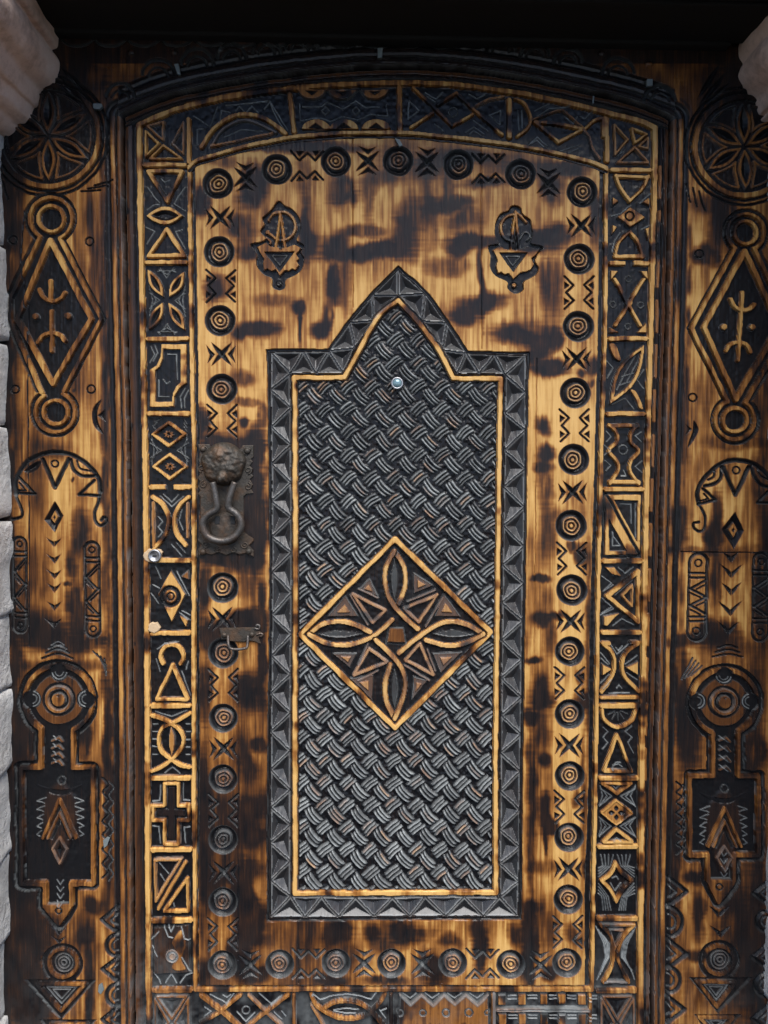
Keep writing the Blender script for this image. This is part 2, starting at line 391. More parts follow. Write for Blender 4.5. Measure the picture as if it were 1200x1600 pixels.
# left
arc = sm(a3((95, 345), (92, 260), (150, 165), (235, 115), (330, 100), (430, 120), (520, 180), (575, 255), (588, 330)))
groove(arc, 9, 6)
groove(sm(a3((588, 330), (575, 400), (555, 450), (556, 500), (585, 530), (618, 515), (622, 490), (605, 482), (592, 498))), 6.5, 5)
groove(sm(a3((92, 345), (110, 400), (128, 450), (120, 480), (70, 490))), 6, 5)
groove(a3((248, 140), (320, 308), (400, 140)), 8.5, 6); groove(circ(*a3((320, 167))[0], 5.5), 3.5, 3, True)
pit(sm(a3((150, 200), (200, 160), (240, 150), (225, 195), (180, 222), (140, 215)), True), .8, 5)
groove(sm(a3((412, 140), (430, 200), (480, 238), (552, 240))), 7, 5); groove(sm(a3((450, 150), (470, 195), (530, 210))), 4, 3)
groove(a3((112, 250), (205, 345), (98, 338)), 6, 4.5); groove(a3((112, 280), (150, 325), (100, 322)), 3.5, 3)
groove(a3((552, 265), (462, 350), (580, 355)), 6, 4.5)
region('canopy_motif', 'frame', a3((70, 345), (70, 240), (180, 110), (330, 75), (470, 110), (600, 230), (620, 330), (650, 480), (600, 560), (530, 500), (560, 380), (450, 370), (330, 330), (210, 360), (110, 360), (140, 490), (60, 500)), 'left arched canopy with a curled tail')
# right
groove(sm(b3((795, 405), (790, 330), (830, 250), (920, 170), (1010, 148), (1110, 165), (1200, 240), (1240, 330))), 9, 6)
groove(sm(b3((795, 405), (830, 470), (828, 545), (800, 565), (768, 545), (765, 515), (795, 508))), 5.5, 5)
groove(b3((940, 185), (1010, 352), (1090, 185)), 8.5, 6); groove(circ(*b3((1015, 205))[0], 5.5), 3.5, 3, True)
groove(sm(b3((930, 190), (925, 250), (890, 285), (830, 300))), 7, 5); groove(sm(b3((890, 210), (880, 245), (850, 262))), 5, 4)
groove(sm(b3((1105, 185), (1120, 240), (1160, 290), (1215, 305))), 7, 5); groove(sm(b3((1140, 200), (1160, 240), (1210, 262))), 4, 3)
groove(b3((820, 315), (890, 380), (795, 405)), 6, 4.5); groove(b3((825, 345), (850, 375), (805, 385)), 3.5, 3)
groove(b3((1215, 320), (1140, 395), (1240, 400)), 6, 4.5)
region('canopy_motif', 'frame', b3((765, 400), (770, 300), (880, 160), (1010, 125), (1140, 150), (1250, 250), (1250, 420), (1130, 400), (1010, 370), (900, 390), (830, 425), (850, 560), (790, 590), (740, 540), (790, 480)), 'right arched canopy with a curled tail')
for z, pts, lab in ((a3, ((320, 385), (372, 470), (320, 572), (258, 495)), 'left'), (b3, ((1008, 447), (1062, 560), (998, 672), (928, 550)), 'right')):
    pp = z(*pts); pit(pp, .9, 7); c = np.mean(pp, 0); ii = [tuple(c + (np.array(q) - c)*.42) for q in pp]
    fill(ii, -1, .25); pit([tuple(c + (np.array(q) - c)*.16) for q in pp], .8, 3)
    region('diamond_motif', 'frame', [tuple(c + (np.array(q) - c)*1.08) for q in pp])
def chevron(tip, wl, wr, hh, th, parent='frame', reg=True):
    tx, ty = tip
    pit([(tx - wl, ty - hh), (tx - wl*.40, ty - hh*.72), (tx, ty - th*1.25), (tx, ty)], 1.3, 8)
    pit([(tx + wr, ty - hh), (tx + wr*.45, ty - hh*.74), (tx, ty - th*1.25), (tx, ty)], 1.3, 8)
    if reg: region('chevron', parent, [(tx - wl - 1, ty - hh - 2), (tx, ty - th - 5), (tx + wr + 1, ty - hh - 2), (tx + wr, ty - hh*.4), (tx, ty + 3), (tx - wl, ty - hh*.4)])
for y in (662, 755, 848, 925, 1032, 1133):
    q = a3((318, y))[0]; chevron(q, 13.5 + (y > 1100)*3, 13, 17, 8)
for x, y, e in ((985, 752, 0), (985, 845, 5), (985, 945, 3), (978, 1065, 6), (968, 1178, 4)):
    q = b3((x, y))[0]; chevron(q, 15 + e*.7, 14 + e, 20 + e, 9)
def capsule(cx, y0, y1, hw, label, skew=0.0):
    pts = circ(cx, y0 + hw, hw, 180, 360, 14) + circ(cx + skew, y1 - hw, hw, 0, 180, 14)
    fill(pts, -5, .92)
    ins = circ(cx, y0 + hw, hw - 4.5, 180, 360, 14) + circ(cx + skew, y1 - hw, hw - 4.5, 0, 180, 14)
    fill(ins, -1.2, .30)
    for yy in (y0 + 2*hw, y0 + 2*hw + 7, y1 - 2*hw, y1 - 2*hw - 7): groove([(cx - hw + 4, yy), (cx + hw - 4 + skew*.5, yy)], 4.5, 4)
    a, b = y0 + 2*hw + 11, y1 - 2*hw - 11; n = 4; st = (b - a)/n
    for k in range(n):
        yk = a + st*k; xa, xb = (cx - hw + 4, cx + hw - 4) if k % 2 else (cx + hw - 4, cx - hw + 4)
        groove([(xa, yk), (xb, yk + st)], 5, 4.5); groove([(xa, yk + 6.5), (xa + (xb - xa)*.62, yk + st*.62 + 6)], 3.6, 3)
    groove(circ(cx, y0 + hw + 1, hw*.33), 3.4, 3, True); groove(circ(cx + skew, y1 - hw - 1, hw*.33), 3.4, 3, True)
    region('capsule_motif', 'frame', pts, label)
capsule(142.5, 845, 998, 13.5, 'round ended bar motif nearer the door on the left jamb', 2)
capsule(30, 837, 991, 12.5, 'round ended bar motif at the outer edge of the left jamb', 1)
capsule(1092, 863, 1004, 16.5, 'round ended bar motif nearer the door on the right jamb', -3)
capsule(1191, 862, 1004, 15, 'round ended bar motif at the outer edge of the right jamb', -2)

def keyhole(c, R, nx, ny0, ny1, bx, by0, by1, fx, fy, tip, rings, label):
    a0 = math.degrees(math.asin(min(1, (c[0] - nx[0] - 2)/R))); 
    al = 90 + math.degrees(math.asin((c[0] - nx[0])/R)); ar = 90 - math.degrees(math.asin((nx[1] - c[0])/R))
    path = circ(c[0], c[1], R, al, ar + 360, 44) + [(nx[1], ny0 + 4), (nx[1], ny1), (bx[1], ny1), (bx[1], by1), (fx[1], by1), (fx[1], fy), tip, (fx[0], fy), (fx[0], by1), (bx[0], by1), (bx[0], ny1), (nx[0], ny1), (nx[0], ny0 + 4)]
    line(path, 24, -7, 1, True)
    fill(path, -7, 1)
    line(path, 8.5, 0, .09, True)
    fill([(fx[0] - 3, fy - 2), (fx[1] + 3, fy - 2), tip], 0, .10)
    groove(circ(tip[0], tip[1] - (tip[1] - fy)*.72, 4.6), 3.2, 2.6, True)
    # boss in the ring
    cx, cy = c
    fill(circ(cx, cy, R*.74), -3.5, .62); fill(circ(cx, cy, R*.50), -6, 1); line(circ(cx, cy, R*.36), 6, -.5, .35, True); dome(cx, cy, R*.2, .5, .22)
    pit([(cx - 5, cy - 8), (cx + 5, cy - 8), (cx, cy - 4)], .8, 3)
    for k in range(4):
        a = math.radians(90*k - 90); q = (cx + math.cos(a)*R*.80, cy + math.sin(a)*R*.80)
        if k == 2: continue
        fill(circ(q[0], q[1], R*.27), -5.8, 1); scratch(circ(q[0], q[1], R*.22, math.degrees(a) + 100, math.degrees(a) + 260, 10)); scratch(circ(q[0], q[1], R*.13, math.degrees(a) + 100, math.degrees(a) + 260, 8), .4)
    mx = (nx[0] + nx[1])/2
    for k in range(4):
        yy = ny0 + 6 + (ny1 - ny0 - 6)*k/4
        line([(mx - 9, yy + 7), (mx + 2, yy + 2), (mx + 8, yy + 9)], 4, -3, .55); scratch([(mx - 8, yy), (mx + 6, yy + 10)])
    # arrow and feathers in the box
    ax = (bx[0] + bx[1])/2 + (3 if bx[0] < 600 else 1); ay = ny1 + 45
    fill(sm([(ax - 24, ay + 6), (ax - 26, ay + 40), (ax - 22, ay + 62), (ax, ay + 112), (ax + 20, ay + 62), (ax + 28, ay + 40), (ax + 24, ay + 6), (ax, ay - 20)], True), -5, .84, 9)
    groove(circ(ax + 2, ay - 24, 6), 3.4, 3, True, .2); fill(sm([(ax - 38, ay - 17), (ax - 15, ay - 3), (ax, ay), (ax + 15, ay - 3), (ax + 34, ay - 17), (ax + 16, ay - 10), (ax, ay - 8), (ax - 16, ay - 10)], True), -6.5, 1)
    for q, wd, kk in ((0, 5.5, .12), (16, 5, .3)):
        line([(ax - 26 + q*.5, ay + 66), (ax, ay + 6 + q*1.3), (ax + 26 - q*.5, ay + 66)], wd, -.5, kk)
        groove([(ax - 19 + q*.4, ay + 68), (ax, ay + 18 + q*1.3), (ax + 19 - q*.4, ay + 68)], 5, 4)
    dd = [(ax, ay + 66), (ax + 11, ay + 84), (ax, ay + 106), (ax - 11, ay + 84)]
    line(dd, 3.4, -1.5, .35, True, wr=.2); pit([(ax, ay + 76), (ax + 5, ay + 85), (ax, ay + 96), (ax - 5, ay + 85)], .8, 3)
    for e in (-1, 1):
        for k in range(5): scratch([(ax + e*(22 + 2*k), ay + 4 + 13*k), (ax + e*37, ay + 10 + 13*k), (ax + e*(24 + 2*k), ay + 13 + 13*k)], .5)
    for k in range(4): scratch([(ax - 5, by1 - 4 + 11*k), (ax, by1 + 4 + 11*k), (ax + 5, by1 - 3 + 11*k)], .55)
    bigp = circ(c[0], c[1], R + 10, al - 6, ar + 366, 40) + [(nx[1] + 11, ny1 - 11), (bx[1] + 11, ny1 - 11), (bx[1] + 11, by1 + 10), (fx[1] + 10, by1 + 10), (fx[1] + 8, fy + 4), (tip[0], tip[1] + 12), (fx[0] - 8, fy + 4), (fx[0] - 10, by1 + 10), (bx[0] - 11, by1 + 10), (bx[0] - 11, ny1 - 11), (nx[0] - 11, ny1 - 11)]
    region('keyhole_motif', 'frame', bigp, label)
keyhole((90.5, 1094), 53, (62.7, 113.5), 1146, 1200, (33, 144.5), 1198, 1382, (69.5, 110.5), 1416, (91.5, 1444), None, 'left keyhole shaped panel with arrow and feathers inside')
keyhole((1133, 1098), 51, (1115, 1155), 1146, 1213, (1079, 1186), 1211, 1337, (1107, 1147), 1377, (1124, 1410), None, 'right keyhole shaped panel with arrow and feathers inside')
for k in range(3):                                         # bands above the keyholes
    scratch(sm([(72 + 4*k, 1020 - 6*k), (90, 1015 - 6*k), (108 - 4*k, 1020 - 6*k)]), .45, 3.2, -2); groove(sm([(66 + 6*k, 1029 - 8*k), (90, 1022 - 8*k), (114 - 6*k, 1029 - 8*k)]), 4, 3)
    groove(sm([(1114 + 4*k, 1026 - 7*k), (1138, 1022 - 7*k), (1160 - 4*k, 1026 - 7*k)]), 4, 3)
for k in range(4): groove([(145 + 6*k, 1018 + 4*k), (166, 1040 + 5*k)], 3.2, 2.6, wr=.25); groove([(1065 + 5*k, 1062 - 2*k), (1082 + 5*k, 1028 + 4*k)], 3.2, 2.6, wr=.25)
def roundel(cx, cy, R, parent, ph=0.0, reg='roundel', inner=1.0):
    sl = window([(cx, cy)], R + 4)
    if not sl: return
    x = WX[sl] - cx; y = WY[sl] - cy; th = np.arctan2(y, x)
    ox, oy = R*.04*math.cos(ph*3.1), R*.04*math.sin(ph*5.3)
    r = np.hypot(x, y)/R; ri = np.hypot(x - ox, y - oy)/R*(1 + .035*np.sin(2*th + ph) + .02*np.sin(5*th + 2*ph))
    rr = np.where(r > .8, r, ri + (r - ri)*np.clip((ri - .6)/.2, 0, 1))
    h = np.interp(rr, [0, .10, .15, .2, .27, .33, .39, .44, .50, .57, .62, .70, .80, .93, 1.0, 1.03], [0, 0, -3.4, -3.4, -.2, -.2, -3.6, -3.6, -.4, -.4, -4.6, -7, -6, -3.0, 0, 0])
    k = np.interp(rr, [0, .11, .15, .20, .25, .34, .38, .45, .49, .57, .62, .97, 1.03], [.12, .12, .95, .95, .15, .15, .97, .97, .2, .2, 1, 1, 0])
    m = rr < 1.03
    H[sl] = np.where(m, np.minimum(H[sl], 0) + h, H[sl]); K[sl] = np.where(m, np.maximum(k, K[sl]*(rr > .97)), K[sl])
    SHEEN_DUST[sl] = np.where(m, np.interp(rr, [0, .24, .28, .32, .36, .47, .52, .57, .61, .9, .97, 1.0, 1.03], [.1, 0, .22, .22, 0, 0, .25, .25, 0, 0, .25, .2, 0]), SHEEN_DUST[sl])
    region(reg, parent, circ(cx, cy, R*1.02, n=26))
def ringplate(cx, cy, parent):
    fill(circ(cx, cy, 32), -5, .97); line(circ(cx, cy, 22), 6, 0, .12, True); fill(circ(cx, cy, 18), -5, .97)
    for r in (14, 9, 4): line(circ(cx + 2, cy, r), 2.6, -2.4, .8, True, wr=.35)
    region('roundel', parent, circ(cx, cy, 31))
ringplate(97, 1506.5, 'frame'); ringplate(1124, 1501.5, 'frame')
for q in ((92, 1462), (92, 1476)): chevron(q, 14, 14, 15, 6, reg=False)
for x, y in ((1124, 1436), (1126, 1467)): chevron((x, y), 18, 18, 22, 9)
def downtri(pts, inn, label):
    fill(pts, -5, .95); c = np.mean(inn, 0); line(inn, 5.5, 0, .16, True)
    for f, wr in ((.62, .5), (.36, .45)): line([tuple(c + (np.array(q) - c)*f) for q in inn], 2.4, -2.6, .9, True, wr=wr)
    region('triangle_motif', 'frame', pts, label)
downtri(a5((140, 715), (560, 715), (355, 960)), a5((215, 745), (498, 745), (358, 905)), 'inverted triangle low on the left jamb')
downtri(b5((740, 705), (1110, 705), (910, 915)), b5((790, 735), (1010, 735), (905, 880)), 'inverted triangle low on the right jamb')
downtri([(62, 1594), (150, 1594), (106, 1660)], [(78, 1602), (136, 1602), (107, 1646)], 'lowest inverted triangle on the left jamb')
downtri(b5((770, 920), (1040, 920), (905, 1120)), b5((800, 940), (1000, 940), (905, 1060)), 'lowest inverted triangle on the right jamb')
# saw teeth and half rounds along the inner edge of both jambs
def edge_teeth(xe, sg, seq, lab):
    for kind, y, r in seq:
        x = xe(y)
        if kind == 't':
            groove([(x, y - r), (x + sg*r*1.25, y), (x, y + r)], 8, 5); groove([(x, y - r*.45), (x + sg*r*.5, y), (x, y + r*.45)], 4, 3, wr=.2)
            region('tooth_motif', 'frame', [(x, y - r - 4), (x + sg*(r*1.25 + 5), y), (x, y + r + 4)])
        else:
            groove(circ(x, y, r, -90, 90, 14, r) if sg > 0 else circ(x, y, r, 90, 270, 14, r), 8, 5)
            groove(circ(x, y, r*.5, -90, 90, 10) if sg > 0 else circ(x, y, r*.5, 90, 270, 10), 4, 3, wr=.2)
            region('half_round_motif', 'frame', circ(x, y, r + 4, -90, 90, 14) if sg > 0 else circ(x, y, r + 4, 90, 270, 14))
edge_teeth(lambda y: np.interp(y, [1400, 1600], [183, 184]), -1, [('t', 1438, 20), ('h', 1478, 17), ('t', 1515, 19), ('h', 1556, 18), ('t', 1594, 20)], '')
edge_teeth(lambda y: np.interp(y, [1370, 1600], [1046, 1042]), 1, [('t', 1394, 22), ('h', 1441, 22), ('t', 1491, 23), ('h', 1532, 20), ('t', 1578, 22)], '')
edge_teeth(lambda y: 1198, -1, [('t', 1396, 16), ('h', 1440, 16), ('t', 1496, 18), ('h', 1540, 18), ('t', 1592, 18)], '')
for xw, yr in ((164, (1216, 1372)), (1061, (1222, 1335))):  # waves
    yy = np.linspace(*yr, 15); groove(sm([(xw + (5 if i % 2 else -4), y) for i, y in enumerate(yy)], n=4), 4.2, 3.5)
    groove(sm([(xw + 9 + (4 if i % 2 else -3), y + 4) for i, y in enumerate(yy)], n=4), 3, 2.4, wr=.2)
# head board: scallops, half rounds over the arch, small knobs
arcy = lambda x: np.interp(x, [p[0] for p in ARCH], [p[1] for p in ARCH])
for x in (188, 247, 308, 362, 416, 468, 522, 573, 624, 676, 730, 783, 836, 888, 966, 1031):
    y = float(arcy(np.clip(x, 195, 1046))) - (46 if 230 < x < 1010 else 40); r = 25 if x in (247, 308, 966, 1031) else 22
    if x == 188: y = 146
    if x == 1031: y = 152
    groove(circ(x, y + 6, r, 185, 355, 14), 6.5, 4.5, wr=.16); groove(circ(x, y + 8, r*.6, 190, 350, 12), 4.5, 3.5, wr=.14)
    region('half_round_motif', 'frame', circ(x, y + 6, r + 4, 180, 360, 14))
for x, y in ((205, 82), (272, 82), (1014, 100), (940, 84), (345, 78)): dome(x, y, 6, 3)
for k, x in enumerate(range(120, 1160, 52)): groove(circ(x, 56, 26, 20, 160, 10, 16), 5, 3.5, wr=.2)
groove([(1064, 862.5), (1200, 864)], 2.6, 1.6)             # a seam across the right jamb
groove([(42, 470), (44, 700), (46, 860), (45, 1010)], 2.2, 1.5)
groove([(38, 330), (33, 400), (37, 480)], 2.0, 1.5)

# ------------------------------------------------------------------ DOOR relief
leaf = inleaf & ~gapin
R_RIM = region('edge_moulding', 'door', mask=leaf)
dl = dgap
onrim_h = np.interp(dl, [2.4, 3.2, 5, 9, 14, 17, 19, 40], [-20, -1, 0, 0.6, -0.6, -4, -4, -4])
onrim_k = np.interp(dl, [2.4, 4, 8, 14, 17, 40], [.75, .66, .74, .86, 1, 1])
H[leaf] = onrim_h[leaf]; K[leaf] = onrim_k[leaf]
groove(vl(tuple(v - 11 for v in GR), 200, 1700), 4, 3.5); groove([(x, y + 12) for x, y in ARCH], 3, 2)
groove([(x, y + 17.5) for x, y in ARCH], 4.2, 4); groove(vl(tuple(v - 19.5 for v in GR), 200, 1700), 4, 3.5)
for y in np.arange(260, 1600, 70): line(vl(tuple(v - 15.4 for v in GR), y, y + 48), 4, -1, .45)
# border ground, between outer and inner strips
outerp = vl(OL, 196, 1700)[::-1] + OARC + vl(OR, 202, 1700)
innerp = vl(IL, 262, 1547)[::-1] + IARC + vl(IR, 264, 1547)
fill(outerp, -G, 1.0)
line(outerp, 9.5, 0, .08)
R_OS = region('border_strip', 'door', mask=leaf & (dline(X, Y, outerp) < 6), label='outer raised strip of the border')
# the board
boardp = vl(BL, 262, 1540)[::-1] + [(x, y + 9.5) for x, y in IARC if BL[0] + 4 < x < 940] + vl(BR, 268, 1540)
fill(boardp, 0.0, 0.0)
innerc = innerp + [(at(IR, 1547), 1547), (at(IL, 1547), 1547)]
line(innerc, 7.6, 0, .07, True)
line([(x, y + 6.8) for x, y in IARC], 4.5, -3.5, .95)
R_IS = region('border_strip', 'door', mask=leaf & (dline(X, Y, innerc, True) < 5.5), label='inner raised strip around the centre boards')
YSEAM = [(372, None), (551, 'top'), (752, 'top'), (838, None)]
inb = inside(X, Y, boardp)
pl = []
for xa, xb, ya, yb in ((300, 372, 0, 1700), (372, 551, 0, 1000), (372, 465, 1000, 1700), (551, 752, 0, 1000), (465, 690, 1000, 1700), (752, 838, 0, 1000), (690, 838, 1000, 1700), (838, 950, 0, 1700)):
    pl.append(region('plank', 'door', mask=inb & (X >= xa) & (X < xb) & (Y >= ya) & (Y < yb)))
for pts in ([(372, 300), (371, 545), (371, 690), (373, 1200), (372, 1500)], [(551, 215), (552, 480)], [(752, 225), (753, 545)], [(839, 560), (836, 900), (834, 1200), (829, 1535)], [(465, 1440), (466, 1536)], [(690, 1440), (690, 1536)]):
    sl = window(pts, 4); p = np.clip(1 - dline(WX[sl], WY[sl], pts)/1.4, 0, 1); H[sl] -= 1.1*p; K[sl] = np.maximum(K[sl], .55*p)
# cell helpers
DIVL = [257, 409.5, 529, 646.5, 761.5, 876, 990, 1103.5, 1217, 1329, 1439.5, 1549]
DIVR = [265, 411, 529, 646.7, 764.7, 877, 989, 1103.5, 1217, 1324, 1437, 1549]
def divider(x0, x1, y, label=None, tilt=0.0, gap=False):
    pts = [(x0, y - tilt), (x1, y + tilt)]
    line(pts, 8.5, 0, .10)
    if gap: fill([((x0 + x1)/2 - 6, y - 6), ((x0 + x1)/2 + 6, y - 6), ((x0 + x1)/2 + 6, y + 6), ((x0 + x1)/2 - 6, y + 6)], -G, 1)
    region('divider_strip', 'door', [(x0 - 1, y - 6), (x1 + 1, y - 6), (x1 + 1, y + 6), (x0 - 1, y + 6)], label)
PANEL_LABELS = {'L': ['corner panel crossed by an X of small triangles', 'panel with a triangle, an eye and another triangle', 'panel with four leaves set in a cross', 'panel with a stepped shield outline', 'panel with two flowered diamonds', 'panel with two bows back to back beside the lock', 'panel with an eye in a solid diamond', 'panel with a ring over a triangle', 'panel with two interlaced bows', 'panel with an outlined cross', 'panel with two triangles along a diagonal bar', 'dusty scorched panel with a small ring', 'bottom corner panel with an X'],
                'R': ['corner panel crossed by an X of small triangles', 'panel with a curved triangle, a ringed diamond and an arch', 'panel with a plain X and four rings', 'panel with one long slanting leaf', 'panel with a waisted shield outline', 'panel with two right triangles', 'panel with a triangle pointing left', 'panel with two bows and wedge marks', 'panel with a half sun over a triangle', 'panel with a flower diamond between two triangles', 'panel with a four pointed star', 'dusty panel with an hourglass outline', 'bottom corner panel with an X']}
for side, DV, A, B in (('L', DIVL, OL, IL), ('R', DIVR, IR, OR)):
    dv = [185 if side == 'L' else 190] + DV + [1664]
    for k in range(len(dv) - 1):
        ya, yb = dv[k] + 5, dv[k + 1] - 5
        region('border_panel', 'door', label=PANEL_LABELS[side][k], mask_pts=vl(tuple(v + 5.5 for v in A), ya, yb) + vl(tuple(v - 5.5 for v in B), ya, yb)[::-1])
    for k, y in enumerate(DV):
        g = (side, k) in (('L', 4), ('R', 1))
        divider(at(A, y) + 8.5, at(B, y) - 7.5, y, gap=g)
tri = lambda pts, wd=7, k=.10, h=0: line(pts, wd, h, k, True)
def xcell(x0, x1, y0, y1, k=.15):
    cx, cy = (x0 + x1)/2, (y0 + y1)/2; e = 5
    fill([(x0, y0), (x1, y0), (x1, y1), (x0, y1)], -G*.6, .95)
    for a, b, c in (((x0 + 2, y0 + e), (x0 + 2, y1 - e), (cx - 5, cy)), ((x1 - 2, y0 + e), (x1 - 2, y1 - e), (cx + 5, cy)), ((x0 + e, y0 + 1), (x1 - e, y0 + 1), (cx, cy - 5)), ((x0 + e, y1 - 1), (x1 - e, y1 - 1), (cx, cy + 5))):
        tri([a, b, c], 4.5, k)
        m = np.mean([a, b, c], 0); pit([tuple(m + (np.array(q) - m)*.45) for q in (a, b, c)], .8, 3)
def scr(z, *lines, wr=.5):
    for l in lines: scratch(z(*l), min(1, wr*1.5))
# --- left column
c0 = Z(220, 180, 6.667)
tri(c0((42, 160), (180, 285), (52, 425)), 4.6, .12); tri(c0((95, 450), (228, 310), (420, 450)), 4.6, .25); tri(c0((440, 70), (440, 400), (320, 290)), 4.2, .4, -.5); tri(c0((60, 110), (225, 250), (230, 60)), 4.2, .35, -.5)
scr(c0, ((390, 190), (315, 290), (405, 360)), ((160, 440), (310, 440)), ((120, 140), (200, 210)))
tri(c0((75, 580), (425, 580), (270, 890)), 7.5); scr(c0, ((200, 650), (240, 685), (290, 660)), ((60, 740), (120, 830), (185, 900)), ((450, 740), (370, 850), (335, 915), (450, 985)), ((60, 970), (120, 925), (180, 918)), ((40, 1155), (135, 1200), (50, 1330)), ((420, 1185), (350, 1205), (450, 1380)))
lp = leafpts(c0((55, 1045))[0], c0((440, 1045))[0], 15); fill(lp, 0, .08); pit(leafpts(c0((105, 1045))[0], c0((400, 1045))[0], 9), .9, 5)
tri(c0((265, 1185), (445, 1460), (75, 1460)), 7.5)
for p, q in (((860, 450), (955, 615)), ((1080, 465), (988, 615)), ((955, 645), (868, 808)), ((985, 645), (1082, 808))):
    P, Q = a2(p, q); fill(leafpts(P, Q, 9), 0, .12); P, Q = np.array(P), np.array(Q); pit(leafpts(P + (Q - P)*.16, P + (Q - P)*.84, 5), .9, 4.5)
for e in (0, 22, 44): scr(a2, ((930 - e*.3, 440 + e*.5), (970, 500 - e), (1010 + e*.3, 440 + e*.5)), ((930 - e*.3, 830 - e*.3), (972, 770 + e), (1015 + e*.3, 830 - e*.3)), ((870, 590 - e), (930 - e, 630), (870, 680 + e)), ((1078, 590 - e), (1020 + e, 630), (1078, 680 + e)), wr=.38)
sh = a2((945, 890), (1092, 892), (1092, 1120), (1050, 1150), (1022, 1200), (1018, 1258), (878, 1260), (876, 1040), (915, 1015), (940, 960))
fill(sh, 0, .08); m_ = np.mean(sh, 0); ii = [(m_[0] + (q[0] - m_[0])*.68, m_[1] + (q[1] - m_[1])*.84) for q in sh]; fill(ii, -5, 1)
scr(a2, ((980, 950), (1030, 950), (1035, 1100)), ((925, 1100), (925, 1200), (985, 1200)), ((950, 1100), (970, 1125), (990, 1110)), ((880, 900), (900, 950), (870, 1000)), ((900, 890), (920, 940), (890, 990)), ((1080, 1150), (1050, 1200), (1060, 1265)), ((1100, 1160), (1075, 1210), (1080, 1265)))
for c, hw, hh in (((262.7, 678.7), 25, 18), ((264.5, 729.3), 25, 19)):
    d = [(c[0], c[1] - hh), (c[0] + hw, c[1]), (c[0], c[1] + hh), (c[0] - hw, c[1])]; tri(d, 5)
    for k in range(8):
        a = math.radians(45*k + 10); fill(leafpts((c[0] + 1.5*math.cos(a), c[1] + 1.5*math.sin(a)), (c[0] + 9*math.cos(a), c[1] + 6.5*math.sin(a)), 1.8), -2.5, .45)
for e in (0, 6, 12): 
    for sg in (-1, 1): scratch([(263 + sg*(30 - e*.2), 692 - e), (263 + sg*(12 + e), 704), (263 + sg*(30 - e*.2), 716 + e)], .42)
    scratch([(240, 660 - e*.2 + e), (250 - e, 654 + e)], .3); scratch([(286, 655 + e), (290, 662 + e)], .3)
for arc_, in ((a3((888, 362), (950, 410), (985, 500), (960, 590), (900, 668)),), (a3((1100, 365), (1050, 410), (1018, 490), (1035, 580), (1085, 645)),)): line(sm(arc_), 7, 0, .10)
line(a3((895, 395), (895, 650)), 6, -.5, .35); line(a3((1095, 400), (1095, 600)), 5, -.5, .35)
scr(a3, ((920, 480), (945, 510), (920, 540), (945, 570), (920, 600)), ((930, 360), (1000, 420), (1070, 360)), ((950, 350), (1000, 395), (1040, 350)), ((1000, 640), (1060, 710)), ((1030, 630), (1080, 690)), ((1060, 440), (1045, 500), (1065, 560)))
dd = a3((1000, 795), (1085, 932), (1005, 1095), (922, 932)); fill(dd, 0, .10); groove(circ(*a3((995, 945))[0], 13.5), 9, 5, True); groove(circ(*a3((998, 945))[0], 5.5), 3.4, 3, True)
fill(a3((1050, 1060), (1105, 1085), (1090, 1130)), 0, .15); fill(a3((1100, 790), (1060, 830), (1105, 850)), -1, .5)
scr(a3, ((905, 770), (935, 845)), ((1030, 800), (1105, 945)), ((1045, 1045), (1110, 1090)), ((1060, 1035), (1110, 1060)), ((880, 930), (920, 990)), ((890, 880), (925, 900)))
line(circ(*a4((1005, 98))[0], 18, 140, 400, 24), 7, 0, .12); tri(a4((1010, 150), (1095, 350), (915, 350)), 6.5)
scr(a4, ((910, 120), (930, 190)), ((1100, 130), (1085, 180)), ((1060, 190), (1110, 330)), ((915, 60), (960, 25), (1040, 15)))
line(sm(a4((888, 445), (960, 470), (1040, 520), (1070, 590), (1045, 660), (960, 740), (888, 772))), 6.5, 0, .12); line(sm(a4((1108, 435), (1030, 480), (950, 520), (928, 590), (950, 660), (1040, 730), (1108, 750))), 6.5, 0, .12)
fill(leafpts(*a4((1003, 500), (1003, 690)), 4.5), -1, .30)
for y in (500, 545, 590, 635, 680): scr(a4, ((890, y), (918, y)), ((1085, y), (1108, y)))
scr(a4, ((905, 425), (1000, 455), (1090, 420)), ((960, 790), (1005, 755), (1050, 790)))
cr = a4((960, 845), (1042, 845), (1042, 975), (1105, 975), (1105, 1062), (1042, 1062), (1042, 1200), (960, 1200), (960, 1062), (893, 1062), (893, 975), (960, 975)); line(cr, 5.5, 0, .12, True); fill(a4((982, 868), (1018, 868), (1018, 1000), (1082, 1000), (1082, 1038), (1018, 1038), (1018, 1175), (982, 1175), (982, 1038), (915, 1038), (915, 1000), (982, 1000)), -4, .9)
scr(a4, ((1070, 850), (1070, 950), (1108, 950)), ((890, 955), (930, 950), (935, 860)), ((890, 1100), (925, 1105), (935, 1200)), ((1108, 1105), (1075, 1110), (1080, 1200)))
tri(a5((905, 20), (1060, 12), (910, 262)), 5, .3); line(a5((1085, 35), (925, 305)), 6, 0, .28); tri(a5((1095, 130), (1100, 318), (960, 318)), 5.5, .2)
scr(a5, ((925, 40), (980, 105)), ((935, 110), (960, 150)), ((1010, 280), (1014, 300)))
fill(a5((900, 420), (1105, 400), (1110, 680), (900, 690)), -3, .82); fill(sm(a5((1060, 430), (1085, 520), (1060, 600), (1085, 660), (1010, 655), (1030, 560), (1010, 500)), True), -2, .22); fill(circ(268.5, 1495.5, 10), -1, .55, wr=.4); groove(circ(268.5, 1495.5, 7), 4, 3, True); fill(circ(268.5, 1495.5, 4), -2, .3)
